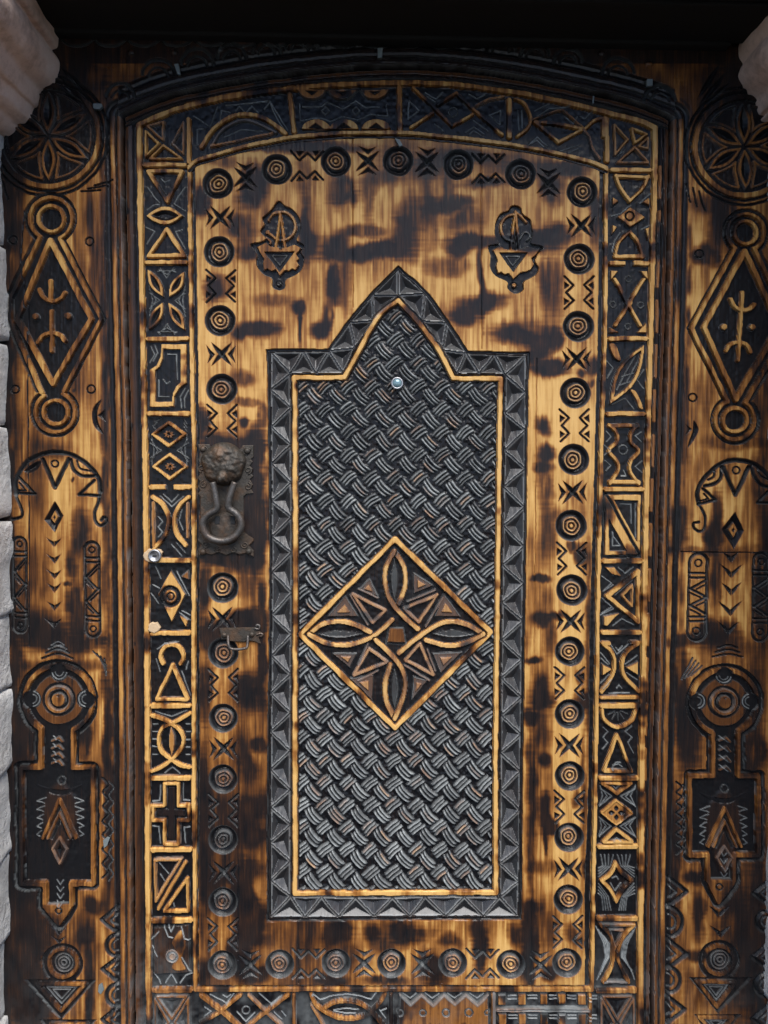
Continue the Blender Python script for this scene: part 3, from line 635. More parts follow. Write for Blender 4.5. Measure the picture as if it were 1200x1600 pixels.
scr(a5, ((960, 410), (985, 470), (1010, 475)), ((985, 405), (1000, 440), (1015, 410)), ((1060, 410), (1080, 480), (1110, 490)), ((885, 490), (930, 440)), ((890, 530), (920, 585)), ((1065, 590), (1115, 680)), ((900, 690), (930, 730), (935, 755)), ((965, 750), (1000, 695), (1030, 750)), ((1050, 750), (1085, 700), (1120, 690)), wr=.6)
xcell(240, 296, 1557, 1640, .5)
# --- right column
d1 = Z(930, 180, 6.667)
tri(d1((205, 90), (345, 250), (215, 400)), 4.4, .3); tri(d1((385, 130), (545, 190), (415, 285)), 4.6, .12); tri(d1((235, 490), (415, 330), (560, 490)), 4.6, .4); tri(d1((560, 225), (555, 340), (455, 320)), 4, .3)
scr(d1, ((325, 300), (255, 405)), ((310, 365), (250, 400)), ((300, 485), (480, 485)))
line(sm(d1((215, 625), (260, 740), (365, 890))) , 6, 0, .10); line(sm(d1((365, 890), (490, 760), (560, 630))), 6, 0, .10); line(d1((215, 635), (560, 640)), 6.5, 0, .10)
dd = d1((362, 955), (530, 1060), (362, 1165), (230, 1060)); fill(dd, 0, .09); groove(circ(*d1((358, 1052))[0], 6.6), 3.2, 3, True)
for pts in (((180, 850), (250, 890), (180, 945)), ((560, 850), (490, 905), (570, 940)), ((180, 1140), (235, 1165), (180, 1240)), ((525, 1175), (570, 1160), (560, 1290))): fill(d1(*pts), 0, .13)
line(sm(d1((365, 1200), (250, 1330), (215, 1470))), 5.5, 0, .18); line(sm(d1((365, 1210), (450, 1320), (500, 1480))), 6, 0, .10); line(d1((215, 1470), (505, 1470)), 7.5, 0, .10)
scr(d1, ((180, 1045), (280, 1010), (360, 940)), ((490, 1180), (580, 1135)), ((480, 905), (585, 800)), ((190, 1420), (215, 1300), (270, 1215)))
line(b2((305, 510), (455, 780)), 6.5, 0, .12); line(b2((475, 510), (310, 780)), 6.5, 0, .12); fill(circ(*b2((388, 648))[0], 6), 0, .1)
for pts in (((280, 460), (325, 462), (283, 515)), ((452, 460), (497, 460), (497, 515)), ((275, 790), (330, 822), (275, 824)), ((435, 824), (488, 760), (488, 824))): fill(b2(*pts), 0, .12)
for q in ((388, 505), (300, 655), (462, 660), (388, 785)): scratch(circ(*b2(q)[0], 4.5, 0, 330, 12), .35)
P, Q = b2((478, 895), (275, 1245)); fill(leafpts(P, Q, 17), 0, .09); P, Q = np.array(P), np.array(Q); fill(leafpts(P + (Q - P)*.10, P + (Q - P)*.88, 11.5), -5, .97)
fill(sm(b2((272, 890), (310, 895), (340, 985), (310, 980), (285, 940)), True), 0, .10); fill(sm(b2((395, 1160), (430, 1170), (470, 1265), (445, 1265), (425, 1215)), True), 0, .10)
scr(b2, ((430, 960), (370, 1060), (320, 1160)), ((440, 1000), (380, 1110)), ((350, 1080), (420, 1060)), ((340, 1130), (400, 1110)), ((265, 990), (300, 1030), (265, 1090)), ((480, 1040), (440, 1100), (480, 1150)), ((290, 1245), (370, 1210), (420, 1270)), wr=.4)
vL = sm(b3((275, -60), (315, -15), (318, 40), (272, 92), (318, 150), (322, 210), (275, 285))); vR = sm(b3((440, -60), (405, -15), (400, 40), (446, 92), (402, 150), (398, 215), (446, 285)))
line(vL, 6, 0, .08); line(vR, 6, 0, .08); line(b3((275, -55), (440, -55)), 7, 0, .08); line(b3((275, 275), (446, 275)), 7.5, 0, .08)
scratch(circ(*b3((360, 85))[0], 7, n=16), .4); scr(b3, ((250, 60), (280, 90), (250, 120)), ((255, 150), (285, 180), (255, 210)), ((470, 150), (430, 185), (470, 220)), ((345, 240), (375, 240), (360, 205)), ((260, -20), (285, 10), (260, 40)), ((465, -20), (430, 5), (465, 40)))
rect = b3((248, 350), (458, 350), (450, 702), (243, 702)); fill(rect, 0, .08); groove(b3((258, 352), (446, 700)), 6, 6); groove(b3((330, 360), (452, 640)), 0.1, 0)
fill(b3((300, 380), (438, 385), (432, 622)), -5.5, 1); fill(b3((268, 490), (272, 678), (372, 678)), -5.5, 1); scr(b3, ((340, 405), (405, 405), (405, 520)), ((295, 570), (295, 650), (340, 650), (295, 590)), ((430, 400), (428, 600)))
tri(b3((262, 945), (445, 800), (442, 1095)), 7.5); tri(b3((350, 942), (410, 880), (405, 1005)), 4, .3, -1); fill(b3((245, 775), (300, 775), (345, 830), (285, 815)), 0, .12); fill(b3((240, 1065), (330, 1045), (262, 1120), (240, 1115)), 0, .12)
scr(b3, ((235, 830), (290, 870), (240, 920), (300, 880)), ((235, 960), (290, 1010), (235, 1050)), ((330, 780), (370, 815), (420, 775)), ((300, 1120), (350, 1080), (420, 1115)), ((250, 980), (300, 1020), (225, 1060)), ((310, 940), (415, 850)))
for L_ in (b4((240, 30), (285, 70), (305, 140), (290, 215), (228, 310)), b4((440, 25), (375, 70), (350, 140), (362, 215), (442, 305))): line(sm(L_), 6.5, 0, .16)
line(b4((228, 340), (436, 340)), 6.5, 0, .22); line(b4((235, 22), (270, 22)), 7, 0, .2); line(b4((400, 18), (445, 18)), 7, 0, .2)
fill(b4((228, 142), (290, 172), (230, 210)), 0, .14); fill(b4((440, 128), (370, 165), (440, 208)), 0, .14)
scr(b4, ((280, 25), (320, 90), (395, 25)), ((315, 50), (330, 70), (355, 40)), ((275, 318), (395, 318)), ((320, 290), (335, 270), (350, 290)), ((225, 80), (280, 145)), ((230, 115), (270, 150)), ((440, 95), (370, 150)), ((225, 260), (280, 205)), ((235, 290), (285, 230)), ((440, 240), (380, 200)))
line(sm(b4((232, 412), (245, 470), (320, 515), (405, 475), (430, 412))), 6, 0, .09); tri(b4((318, 560), (402, 772), (243, 772)), 6, .10)
for k in range(5):
    a = math.radians(25 + 32*k); q = b4((328, 415))[0]; scratch([(q[0] + 5*math.cos(a), q[1] + 5*math.sin(a)), (q[0] + 17*math.cos(a), q[1] + 17*math.sin(a))], .3)
scr(b4, ((240, 520), (270, 545), (240, 580), (268, 610), (238, 650)), ((410, 510), (370, 545), (410, 580), (385, 610), (420, 670)), ((300, 745), (330, 735), (355, 750)), ((290, 765), (320, 725), (345, 725)), wr=.4)
tri(b4((232, 845), (402, 845), (316, 905)), 5, .12); dd = b4((312, 948), (405, 1018), (312, 1082), (230, 1018)); line(dd, 5, 0, .18, True); fill(dd, -1.5, .3)
for k in range(4):
    a = math.radians(90*k); q = b4((313, 1015))[0]; pit(leafpts((q[0] + 2*math.cos(a), q[1] + 2*math.sin(a)), (q[0] + 14*math.cos(a), q[1] + 12*math.sin(a)), 4), .8, 3)
tri(b4((312, 1112), (408, 1188), (240, 1188)), 5.5, .12)
for e in (0, 28, 56): scr(b4, ((225, 880 - e*.3), (290 - e, 925), (215, 985)), ((430, 880 - e*.3), (345 + e, 925), (430, 985)), ((215, 1050), (285 - e, 1100), (215, 1165)), ((430, 1050), (340 + e, 1100), (430, 1165)), wr=.4)
scr(b4, ((290, 860), (315, 880), (340, 860)), ((300, 1180), (320, 1170), (340, 1180)))
st = sm(b5((310, 35), (345, 95), (408, 140)))[:-1] + sm(b5((408, 140), (350, 190), (312, 262)))[:-1] + sm(b5((312, 262), (280, 195), (228, 140)))[:-1] + sm(b5((228, 140), (285, 95), (310, 35)))[:-1]
line(st, 5.8, 0, .12, True); scr(b5, ((295, 130), (320, 122), (330, 140)), ((285, 160), (310, 205), (345, 160)))
for e in (0, 25, 50, 75):
    scr(b5, ((300 - e, -5), (285 - e*.6, 60), (215, 125 - e*.7)), ((325 + e, -5), (345 + e*.5, 60), (425, 125 - e*.7)), ((215, 165 + e*.8), (270 - e*.5, 240), (285 - e*.6, 320)), ((425, 165 + e*.8), (350 + e*.4, 240), (335 + e*.5, 320)), wr=.33)
for L_ in (b5((222, 400), (280, 470), (296, 575), (285, 650), (240, 735)), b5((418, 400), (355, 470), (322, 575), (340, 650), (385, 735))): line(sm(L_), 6, 0, .14)
line(b5((222, 398), (418, 398)), 5, 0, .3); line(b5((250, 735), (372, 735)), 4.5, -1, .6, wr=.5); tri(b5((275, 430), (352, 430), (308, 540)), 3, .4)
for e in (0, 18, 36, 54):
    scr(b5, ((200 + e*.8, 420 + e), (245 + e*.6, 520), (255 + e*.4, 600), (205 + e*.5, 730 - e)), ((430 - e*.8, 420 + e), (385 - e*.6, 520), (370 - e*.4, 600), (425 - e*.3, 730 - e)), wr=.6)
xcell(938, 992, 1557, 1640, .55)
# --- top border
for a, b in (((452.5, 146), (459, 205)), ((624, 137), (624.5, 201)), ((796.5, 155), (796.5, 213)), ((948, 186), (949.5, 250)), ((294.5, 186), (295, 252))):
    line([a, b], 9.5 if a[0] > 500 else 8.5, 0, .22); region('divider_strip', 'door', [(a[0] - 6, a[1]), (a[0] + 6, a[1]), (b[0] + 6, b[1] - 2), (b[0] - 6, b[1] - 2)])
def between(x0, x1):
    up = [(x, y + 6) for x, y in OARC if x0 < x < x1]; lo = [(x, y - 5) for x, y in IARC if x0 < x < x1]; return up + lo[::-1]
for x0, x1 in ((301, 449), (462, 617), (631, 790), (803, 942)): region('border_panel', 'door', between(x0, x1))
t1 = Z(280, 80, 3.3333); t2 = Z(620, 80, 3.3333)
line(sm(t1((115, 495), (170, 410), (260, 345), (350, 325), (440, 345), (510, 390), (552, 425))), 8, 0, .09); line(sm(t1((165, 490), (225, 405), (320, 358), (390, 365), (500, 420))), 5, -1, .7, wr=.3); line(t1((165, 490), (480, 425)), 5, -.5, .4)
scr(t1, ((70, 330), (155, 385), (195, 280)), ((205, 375), (215, 300), (260, 310)), ((240, 272), (460, 250)), ((290, 300), (310, 275), (345, 310), (375, 275), (410, 310)), ((470, 250), (560, 400)), ((440, 290), (470, 255), (500, 330), (540, 395)), ((90, 480), (90, 400), (125, 395)), ((230, 440), (320, 400), (430, 410)))
for cx in (690, 850, 1018):
    fill(t1((cx - 80, 198)) + [(p) for p in circ(*t1((cx, 198))[0], 21, 170, 10, 10, 15)] + t1((cx + 80, 198)), 0, .42); pit(t1((cx - 40, 205), (cx + 40, 205), (cx, 232)), .8, 3)
for cx in (712, 858, 1025):
    q = t1((cx, 405))[0]; fill(circ(q[0], q[1], 23, 180, 360, 14, 16), 0, .09); pit(t1((cx - 45, 403), (cx + 45, 403), (cx, 370)), .9, 5)
scr(t1, ((625, 265), (630, 355), (690, 340), (740, 340), (785, 355), (850, 330), (930, 350), (1000, 320), (1085, 330), (1080, 270)), ((640, 280), (740, 278), (770, 255), (850, 290), (920, 250), (970, 285), (1045, 280)), wr=.45)
for cx in (760, 920): scratch([t1((cx + d[0], 300 + d[1]))[0] for d in ((0, -22), (20, 0), (0, 22), (-20, 0), (0, -22))], .45)
line(t2((85, 190), (190, 285), (290, 385), (395, 325), (385, 330)), 6, 0, .12); line(t2((75, 395), (185, 320)), 6.5, 0, .12); line(t2((215, 275), (310, 212), (400, 300), (550, 430)), 6, 0, .16); line(t2((415, 280), (480, 245), (560, 232)), 5, -.5, .3)
scratch(circ(*t2((295, 308))[0], 7, n=16), .4); scr(t2, ((65, 250), (60, 345), (115, 300), (65, 250)), ((485, 325), (545, 300), (540, 375), (485, 325)), ((150, 205), (205, 240), (240, 205)), ((160, 225), (200, 255)), ((380, 215), (420, 240), (460, 215)), ((200, 370), (250, 410)), ((360, 415), (405, 385), (460, 425)), ((380, 425), (405, 405), (440, 430)), ((400, 350), (480, 410)))
line(sm(t2((620, 245), (665, 270), (692, 320), (700, 355), (680, 400), (630, 440))), 6, 0, .16); line(t2((700, 355), (840, 305), (865, 300), (975, 395)), 4.2, -.5, .45); line(sm(t2((720, 365), (850, 378), (960, 400))), 6.5, 0, .12); line(t2((725, 370), (845, 470), (970, 405)), 6.5, 0, .10); line(sm(t2((985, 400), (1030, 360), (1085, 345))), 6, 0, .12); line(t2((1078, 350), (1078, 440)), 6, 0, .15); line(sm(t2((975, 405), (1005, 440), (1020, 500), (1060, 560))), 5, -.5, .5)
scr(t2, ((635, 300), (640, 400)), ((655, 300), (658, 390)), ((735, 330), (800, 290), (900, 280)), ((725, 300), (800, 265)), ((880, 330), (925, 370), (945, 330)), ((700, 470), (735, 440), (790, 485)), ((690, 480), (735, 455), (770, 490)), ((860, 510), (955, 480)), ((900, 520), (950, 500)), ((960, 330), (985, 345), (1020, 310)))
# --- bottom border
divx = (459, 611, 771, 923)
for x in divx: line([(x, 1556), (x, 1664)], 6, 0, .2)
for x0, x1 in ((310, 455), (463, 607), (615, 767), (775, 919)): region('border_panel', 'door', [(x0, 1553), (x1, 1553), (x1, 1664), (x0, 1664)])
e1 = Z(200, 1500, 4); e2 = Z(480, 1500, 4); e3 = Z(740, 1500, 4)
line(e1((455, 225), (600, 340), (760, 480)), 7, 0, .12); line(e1((700, 225), (560, 340), (450, 400)), 6, 0, .2); line(e1((750, 225), (860, 330), (960, 420)), 4.5, 0, .35); line(e1((1000, 225), (860, 330), (730, 440)), 6.5, 0, .15)
scr(e1, ((510, 230), (610, 285), (660, 225)), ((590, 235), (615, 250), (640, 230)), ((820, 225), (890, 290), (960, 235)), ((475, 310), (515, 335), (475, 365)), ((680, 340), (735, 400), (790, 345)), ((910, 340), (960, 390)), ((960, 340), (985, 370)), wr=.65); scratch(circ(*e1((735, 330))[0], 6, n=14), .6)
line(sm(e2((20, 225), (55, 290), (150, 350), (250, 375), (370, 350), (440, 290), (485, 225))), 6.5, 0, .15); line(sm(e2((110, 305), (180, 270), (260, 262), (350, 290), (420, 350), (480, 420))), 6.5, 0, .15); line(sm(e2((25, 290), (80, 380), (100, 420))), 5, 0, .3)
scr(e2, ((30, 225), (80, 265), (160, 240), (250, 228), (330, 240), (400, 260), (430, 220)), ((165, 330), (240, 318), (320, 325)), ((165, 335), (240, 350), (300, 345)), ((455, 330), (490, 380)), ((495, 320), (460, 335)), wr=.7)
zz = e2((580, 225), (645, 285), (715, 225), (790, 290), (855, 225), (925, 285), (990, 225), (1065, 290), (1130, 225)); fill([(zz[0][0], zz[0][1])] + zz + [(764, 1640), (620, 1640)], -.5, .45); line(zz, 4, 0, .5, wr=.5)
for x in (645, 785, 925, 1065): scr(e2, ((x - 45, 225), (x, 255), (x + 40, 225)), wr=.6)
for x, r in ((580, 5), (725, 5), (868, 5.5), (1010, 6), (1125, 4)): q = e2((x, 332))[0]; groove(circ(q[0], q[1], r, n=14), 3, 2.4, True, .3)
for k in range(2):
    for i, x in enumerate((180, 305, 440, 555, 680)):
        y = 250 + 125*k; fill(e3((x - 24, y - 30), (x + 24, y - 30), (x + 24, y + 32), (x - 24, y + 32)), -.5, .2)
        scr(e3, ((x + 40, y - 12), (x + 95, y - 12)), ((x + 40, y + 8), (x + 95, y + 8)), wr=.5)
line(e3((150, 318), (720, 318)), 7, 0, .55, wr=.25); groove(e3((150, 318), (720, 318)), 2.4, 2)
line(e3((130, 215), (130, 420)), 6, 0, .7, wr=.4)
# ------------------------------------------------------------------ centre boards: roundels, crosses, zigzags
def crossm(cx, cy, vert=True, ph=0.0):
    rot = (lambda a, b: (cx + a, cy + b)) if vert else (lambda a, b: (cx + b, cy + a))
    w_, h_ = 16.5, 19.5
    for e in (1, -1): pit(leafpts(rot(-w_, -h_*e), rot(w_*1.05, h_*e), 4.2, 6), 1.15, 5)
    for e in (-1, 1):
        pit([rot(e*24, -16), rot(e*9.5, 0), rot(e*23, 16), rot(e*18, 1)], 1.1, 5)
    region('cross_motif', 'door', [rot(-25, -21), rot(25, -21), rot(25, 21), rot(-25, 21)])
def zigm(cx, cy, vert=True):
    rot = (lambda a, b: (cx + a, cy + b)) if vert else (lambda a, b: (cx + b, cy + a))
    for e in (-1, 1):
        groove([rot(e*23, -25), rot(e*8.5, -12), rot(e*20, 0), rot(e*8.5, 12), rot(e*22, 25)], 4.2, 4)
        pit([rot(e*23.5, -18), rot(e*14, -12), rot(e*23.5, -4)], 1, 4); pit([rot(e*23.5, 7), rot(e*14, 13), rot(e*23.5, 20)], 1, 4)
        region('zigzag_motif', 'door', [rot(e*5.5, -26), rot(e*25.5, -26), rot(e*25.5, 26), rot(e*5.5, 26)])
LR = [(340.5, 287), (342.5, 393.5), (344, 501), (346.5, 608), (348, 918.5), (349, 1020.5), (348.5, 1122.5), (348.5, 1217.5), (348.5, 1312), (348.5, 1409.5), (347.5, 1508)]
TR = [(432.5, 264.5), (525, 252.5), (622, 251.5), (716, 257), (813.5, 272)]
RR = [(909.7, 299.8), (905, 405), (904, 510), (899, 614), (896.3, 718), (892.5, 821), (893.3, 922), (890.5, 1018), (890, 1116), (890.5, 1212.5), (889, 1308.5), (888, 1406), (886, 1505)]
BTM = [(437, 1506.5), (525.3, 1505), (612, 1505.5), (707.3, 1505), (798, 1507)]
for i, (x, y) in enumerate(LR): roundel(x, y, 24.0 if y < 1100 else 22.5, 'door', i*1.7)
for i, (x, y) in enumerate(TR): roundel(x, y, 24, 'door', i*2.3 + 1)
for i, (x, y) in enumerate(RR): roundel(x, y, 24.2 - (y > 1000)*1.3, 'door', i*1.3 + 2)
for i, (x, y) in enumerate(BTM): roundel(x, y, 22.5, 'door', i*1.9 + 3)
for p in ((343.5, 340), (345.5, 553.5), (347, 967), (349, 1170), (348.5, 1363), (908, 352.5), (901, 561), (894.5, 769), (891.5, 971), (889.5, 1165), (888, 1358)): crossm(*p)
for p in ((345, 447), (347, 658), (349, 1071), (348.5, 1266), (348, 1460), (904.5, 457.5), (898, 665), (893.5, 873), (890, 1068), (889.5, 1261), (887, 1457)): zigm(*p)
for p in ((383, 276), (574.5, 251), (667, 253), (857, 286), (391, 1507), (569, 1505), (660, 1505.5), (845, 1508)): crossm(*p, vert=False)
for p in ((480, 259), (763, 263), (482, 1506), (754, 1506)): zigm(*p, vert=False)
# brooch (fibula) motifs
def fibula(z, outline, ring_c, ring_r, a0, a1, tail, body, tri_o, spike, knob, hook, label, hollow):
    fill(sm(z(*outline), True, 4), -5.5, .98)
    fill(z(*body), 0, .08)
    line(circ(*z(ring_c)[0], ring_r, a0, a1, 26), 4.6, -.4, .22, wr=.12)
    line(sm(z(*hook)), 4.2, -.5, .3)
    fill(z(*tri_o), -5, .98); m = np.mean(z(*tri_o), 0); line([tuple(m + (np.array(q) - m)*.5) for q in z(*tri_o)], 2, -3, .95, True, wr=.5)
    s0, s1, s2 = z(*spike); wx_ = 5
    line([s0, (s1[0] - 1, s1[1])], 4.4, 0, .16); line([s0, (s2[0] + 1, s2[1])], 4.4, 0, .16)
    pit([s0, (s1[0] + 4, s1[1]), (s2[0] - 4, s2[1])], .9, 5)
    groove(circ(*z(knob)[0], 4.2, n=14), 3, 2, True); dome(*z(knob)[0], 3.4, -1.5, .2 if hollow else .9)
    region('brooch_motif', 'door', sm(z(*outline), True, 3), label)
f1 = Z(370, 300, 9.23); f2 = Z(740, 300, 9.23)
fibula(f1, ((620, 135), (690, 200), (800, 250), (900, 370), (915, 540), (860, 690), (970, 770), (920, 870), (970, 960), (930, 1120), (800, 1210), (700, 1260), (690, 1380), (600, 1410), (510, 1370), (505, 1240), (400, 1190), (300, 1090), (280, 990), (300, 900), (200, 760), (330, 720), (420, 670), (345, 570), (400, 470), (370, 380), (470, 290), (560, 170)), (635, 485), 22.5, -125, 95, None,
       ((290, 790), (420, 720), (480, 775), (550, 790), (700, 800), (830, 750), (935, 810), (860, 900), (900, 960), (870, 1000), (900, 1060), (850, 1130), (800, 1110), (750, 1140), (690, 1130), (620, 1210), (560, 1120), (500, 1140), (440, 1110), (390, 1130), (370, 1020), (390, 960), (340, 880)), ((400, 860), (830, 860), (610, 1150)), ((622, 300), (570, 830), (690, 830)), (605, 1315), ((600, 300), (520, 320), (460, 390), (455, 410)), 'left carved brooch with ring and spike', False)
line(sm(f1((440, 575), (500, 620), (560, 670))), 4, -.5, .3); dome(*f1((440, 575))[0], 3.5, 0, .25); line(sm(f1((420, 650), (490, 710), (480, 740))), 4, -1, .5)
fibula(f2, ((600, 190), (680, 230), (700, 310), (810, 390), (830, 470), (850, 620), (820, 740), (1000, 790), (920, 890), (890, 1000), (940, 1100), (880, 1200), (720, 1290), (715, 1400), (600, 1460), (495, 1390), (490, 1290), (330, 1210), (250, 1100), (250, 930), (215, 780), (370, 740), (310, 600), (330, 420), (400, 310), (500, 270), (540, 210)), (590, 510), 21, 95, 270, None,
       ((270, 830), (390, 770), (440, 820), (540, 830), (660, 830), (780, 780), (900, 820), (980, 800), (900, 900), (840, 960), (880, 1040), (830, 1120), (760, 1150), (680, 1160), (575, 1260), (510, 1170), (450, 1190), (400, 1150), (350, 1170), (330, 1060), (350, 980)), ((370, 875), (780, 875), (575, 1150)), ((605, 270), (545, 850), (655, 850)), (585, 1335), ((610, 280), (690, 350), (760, 430)), 'right carved brooch with ring and spike', True)
line(sm(f2((670, 670), (740, 580), (800, 600), (805, 650), (770, 690))), 3, -1.5, .7, wr=.4)

# ------------------------------------------------------------------ pointed centre panel
ot = [(417.5, 547)] + sm([(514, 547), (545, 502), (580.5, 459.3), (622.5, 417.5)])[:-1] + sm([(622.5, 417.5), (665, 456), (700, 503), (730, 550.5)]) + [(826.5, 551.5), (824, 600), (819.7, 900), (815.6, 1180), (813.5, 1436), (418.5, 1438), (419, 1180), (422.5, 900), (420, 600)]
it = [(460, 590)] + sm([(538, 590), (562, 547), (584, 504.6), (602.6, 483), (621.8, 469)])[:-1] + sm([(621.8, 469), (643, 491), (665, 517), (689, 553), (708.5, 591)]) + [(783, 592), (781.6, 620), (778, 900), (774.5, 1180), (775, 1395.5), (461, 1396.8), (460.3, 1180), (461.5, 900), (460.5, 620)]
fill(ot, -1.0, .93)
line(ot, 4, -4, 1, True)
R_CH = region('chip_border', 'door', ot, 'dark chip carved border round the pointed panel')
oL = [(422.5, 550), (422.5, 609), (423, 667), (423.5, 725), (424, 783), (424.5, 839), (424.5, 895), (424, 962), (423.5, 1025), (423, 1084), (422.5, 1144), (422, 1203), (422.5, 1262), (422.5, 1318), (422.5, 1376), (422, 1433)]
iL = [(453.5, 584), (454.5, 637), (455, 695), (455.5, 754), (456, 809), (456, 864), (456, 926), (455.5, 991), (455, 1054), (454.5, 1114), (454, 1173), (454, 1234), (454, 1289), (454, 1346), (455, 1401)]
oR = [(823, 555), (822, 613.5), (821.5, 672), (821, 732), (820, 793), (819, 854), (818, 913), (817, 971), (816, 1030), (815, 1089), (814, 1147), (813.5, 1206), (812.5, 1266), (812, 1324), (811, 1378), (809.5, 1432)]
iR = [(789.5, 586), (788.5, 646), (788, 704), (787, 761), (786, 822), (785, 883), (784, 942), (783.5, 1001), (783, 1060), (782.5, 1118), (782, 1177), (781.5, 1236), (781, 1297), (780.5, 1350), (780.5, 1402)]
oT = [(422.5, 550), (474, 550), (514, 549), (546, 504.5), (581, 461.5), (622.3, 421), (664, 458.5), (698.5, 505), (729, 552.5), (772, 554), (823, 555)]
iT = [(453.5, 584), (493.5, 584), (536.5, 584), (554.5, 544), (584.5, 500.5), (621.8, 461.5), (659.5, 501.5), (690.5, 547), (714, 584.5), (748.5, 584), (789.5, 586)]
oB = [(422, 1433), (476, 1433.5), (529, 1433), (585, 1432.5), (640, 1432), (696, 1432), (755, 1432), (809.5, 1432)]
iB = [(455, 1401), (502, 1402), (556, 1402.5), (613, 1402.5), (664.6, 1401.5), (725, 1401.5), (780.5, 1402)]
tris = []
for o, i in ((oL, iL), (oR, iR)):
    for k in range(len(i)): tris.append((o[k], o[k + 1], i[k]))
    for k in range(len(i) - 1): tris.append((i[k], i[k + 1], o[k + 1]))
for k in range(len(iB)): tris.append((oB[k], oB[k + 1], iB[k]))
for k in range(len(iB) - 1): tris.append((iB[k], iB[k + 1], oB[k + 1]))
# along the top: alternate by hand
O, I = oT, iT
for t_ in ((O[0], O[1], I[0]), (I[0], I[1], O[1]), (O[1], O[2], I[1]), (I[1], I[2], O[2]), (O[2], I[2], I[3]), (O[2], O[3], I[3]), (O[3], I[3], I[4]), (O[3], O[4], I[4]), (O[4], I[4], I[5]), (O[4], O[5], I[5]),
           (O[5], O[6], I[5]), (O[6], I[5], I[6]), (O[6], O[7], I[6]), (O[7], I[6], I[7]), (O[7], O[8], I[7]), (O[8], I[7], I[8]), (O[8], I[8], I[9]), (O[8], O[9], I[9]), (O[9], I[9], I[10]), (O[9], O[10], I[10])):
    tris.append(t_)
tris = [t_ for t_ in tris if abs((t_[1][0]-t_[0][0])*(t_[2][1]-t_[0][1]) - (t_[1][1]-t_[0][1])*(t_[2][0]-t_[0][0])) > 60]
def chip(t_, depth):
    A, B, C = [np.array(q, float) for q in t_]
    la, lb, lc = np.linalg.norm(B - C), np.linalg.norm(A - C), np.linalg.norm(A - B)
    inc = (la*A + lb*B + lc*C)/(la + lb + lc); cen = (A + B + C)/3; ap = inc*.5 + cen*.5
    sl = window(t_, 2); x, y = WX[sl], WY[sl]
    ins = sdf(x, y, t_); hm = np.full(x.shape, -99.0)
    for P, Q in ((A, B), (B, C), (C, A)):
        e = Q - P; nn = np.array([-e[1], e[0]]); nn /= np.linalg.norm(nn)
        da = (ap - P).dot(nn)
        if da < 0: nn = -nn; da = -da
        dd = (x - P[0])*nn[0] + (y - P[1])*nn[1]
        hm = np.maximum(hm, -depth*np.clip((dd - 2.2)/(da - 2.2), -1, 1.0)*1.0)
    m = ins > 0
    h = np.where(ins < 1.1, -2.6, np.where(ins < 2.2, 0.3, np.minimum(hm, 0.3)))
    H[sl] = np.where(m, h, H[sl]); K[sl] = np.where(m, np.where((ins > 1.0) & (ins < 2.6), .80, .97), K[sl])
    SHEEN_DUST[sl] = np.where(m, np.where((ins > 1.0) & (ins < 2.8), .50, .03), SHEEN_DUST[sl])  # grey sheen painted on the ridges round each chip
    GLOSS[sl] = np.where(m, 1.0, GLOSS[sl])
    region('chip_triangle', R_CH, t_)
for t_ in tris: chip(t_, 8.5)
fill(it, -6, 1.0)
line(it, 14, -4.5, 1.0, True); line(it, 8.2, 0.3, .03, True)
region('panel_strip', 'door', mask=(dline(X, Y, it, True) < 5.5) & inside(X, Y, ot), label='pale raised strip outlining the pointed panel')
wp = [(466, 596)] + [(p[0] + (5.5 if p[0] < 621.8 else -5.5), p[1] + 4) for p in it[1:-8]] + [(777, 597), (773.5, 900), (769.5, 1180), (769.5, 1390), (466.5, 1391.5), (466, 1180), (467, 900)]
R_LP = region('lattice_panel', 'door', wp, 'panel carved as dark basket weave')
diam = [(617, 843), (766.5, 988.5), (617, 1139), (469, 992)]
din = sdf(X, Y, diam)
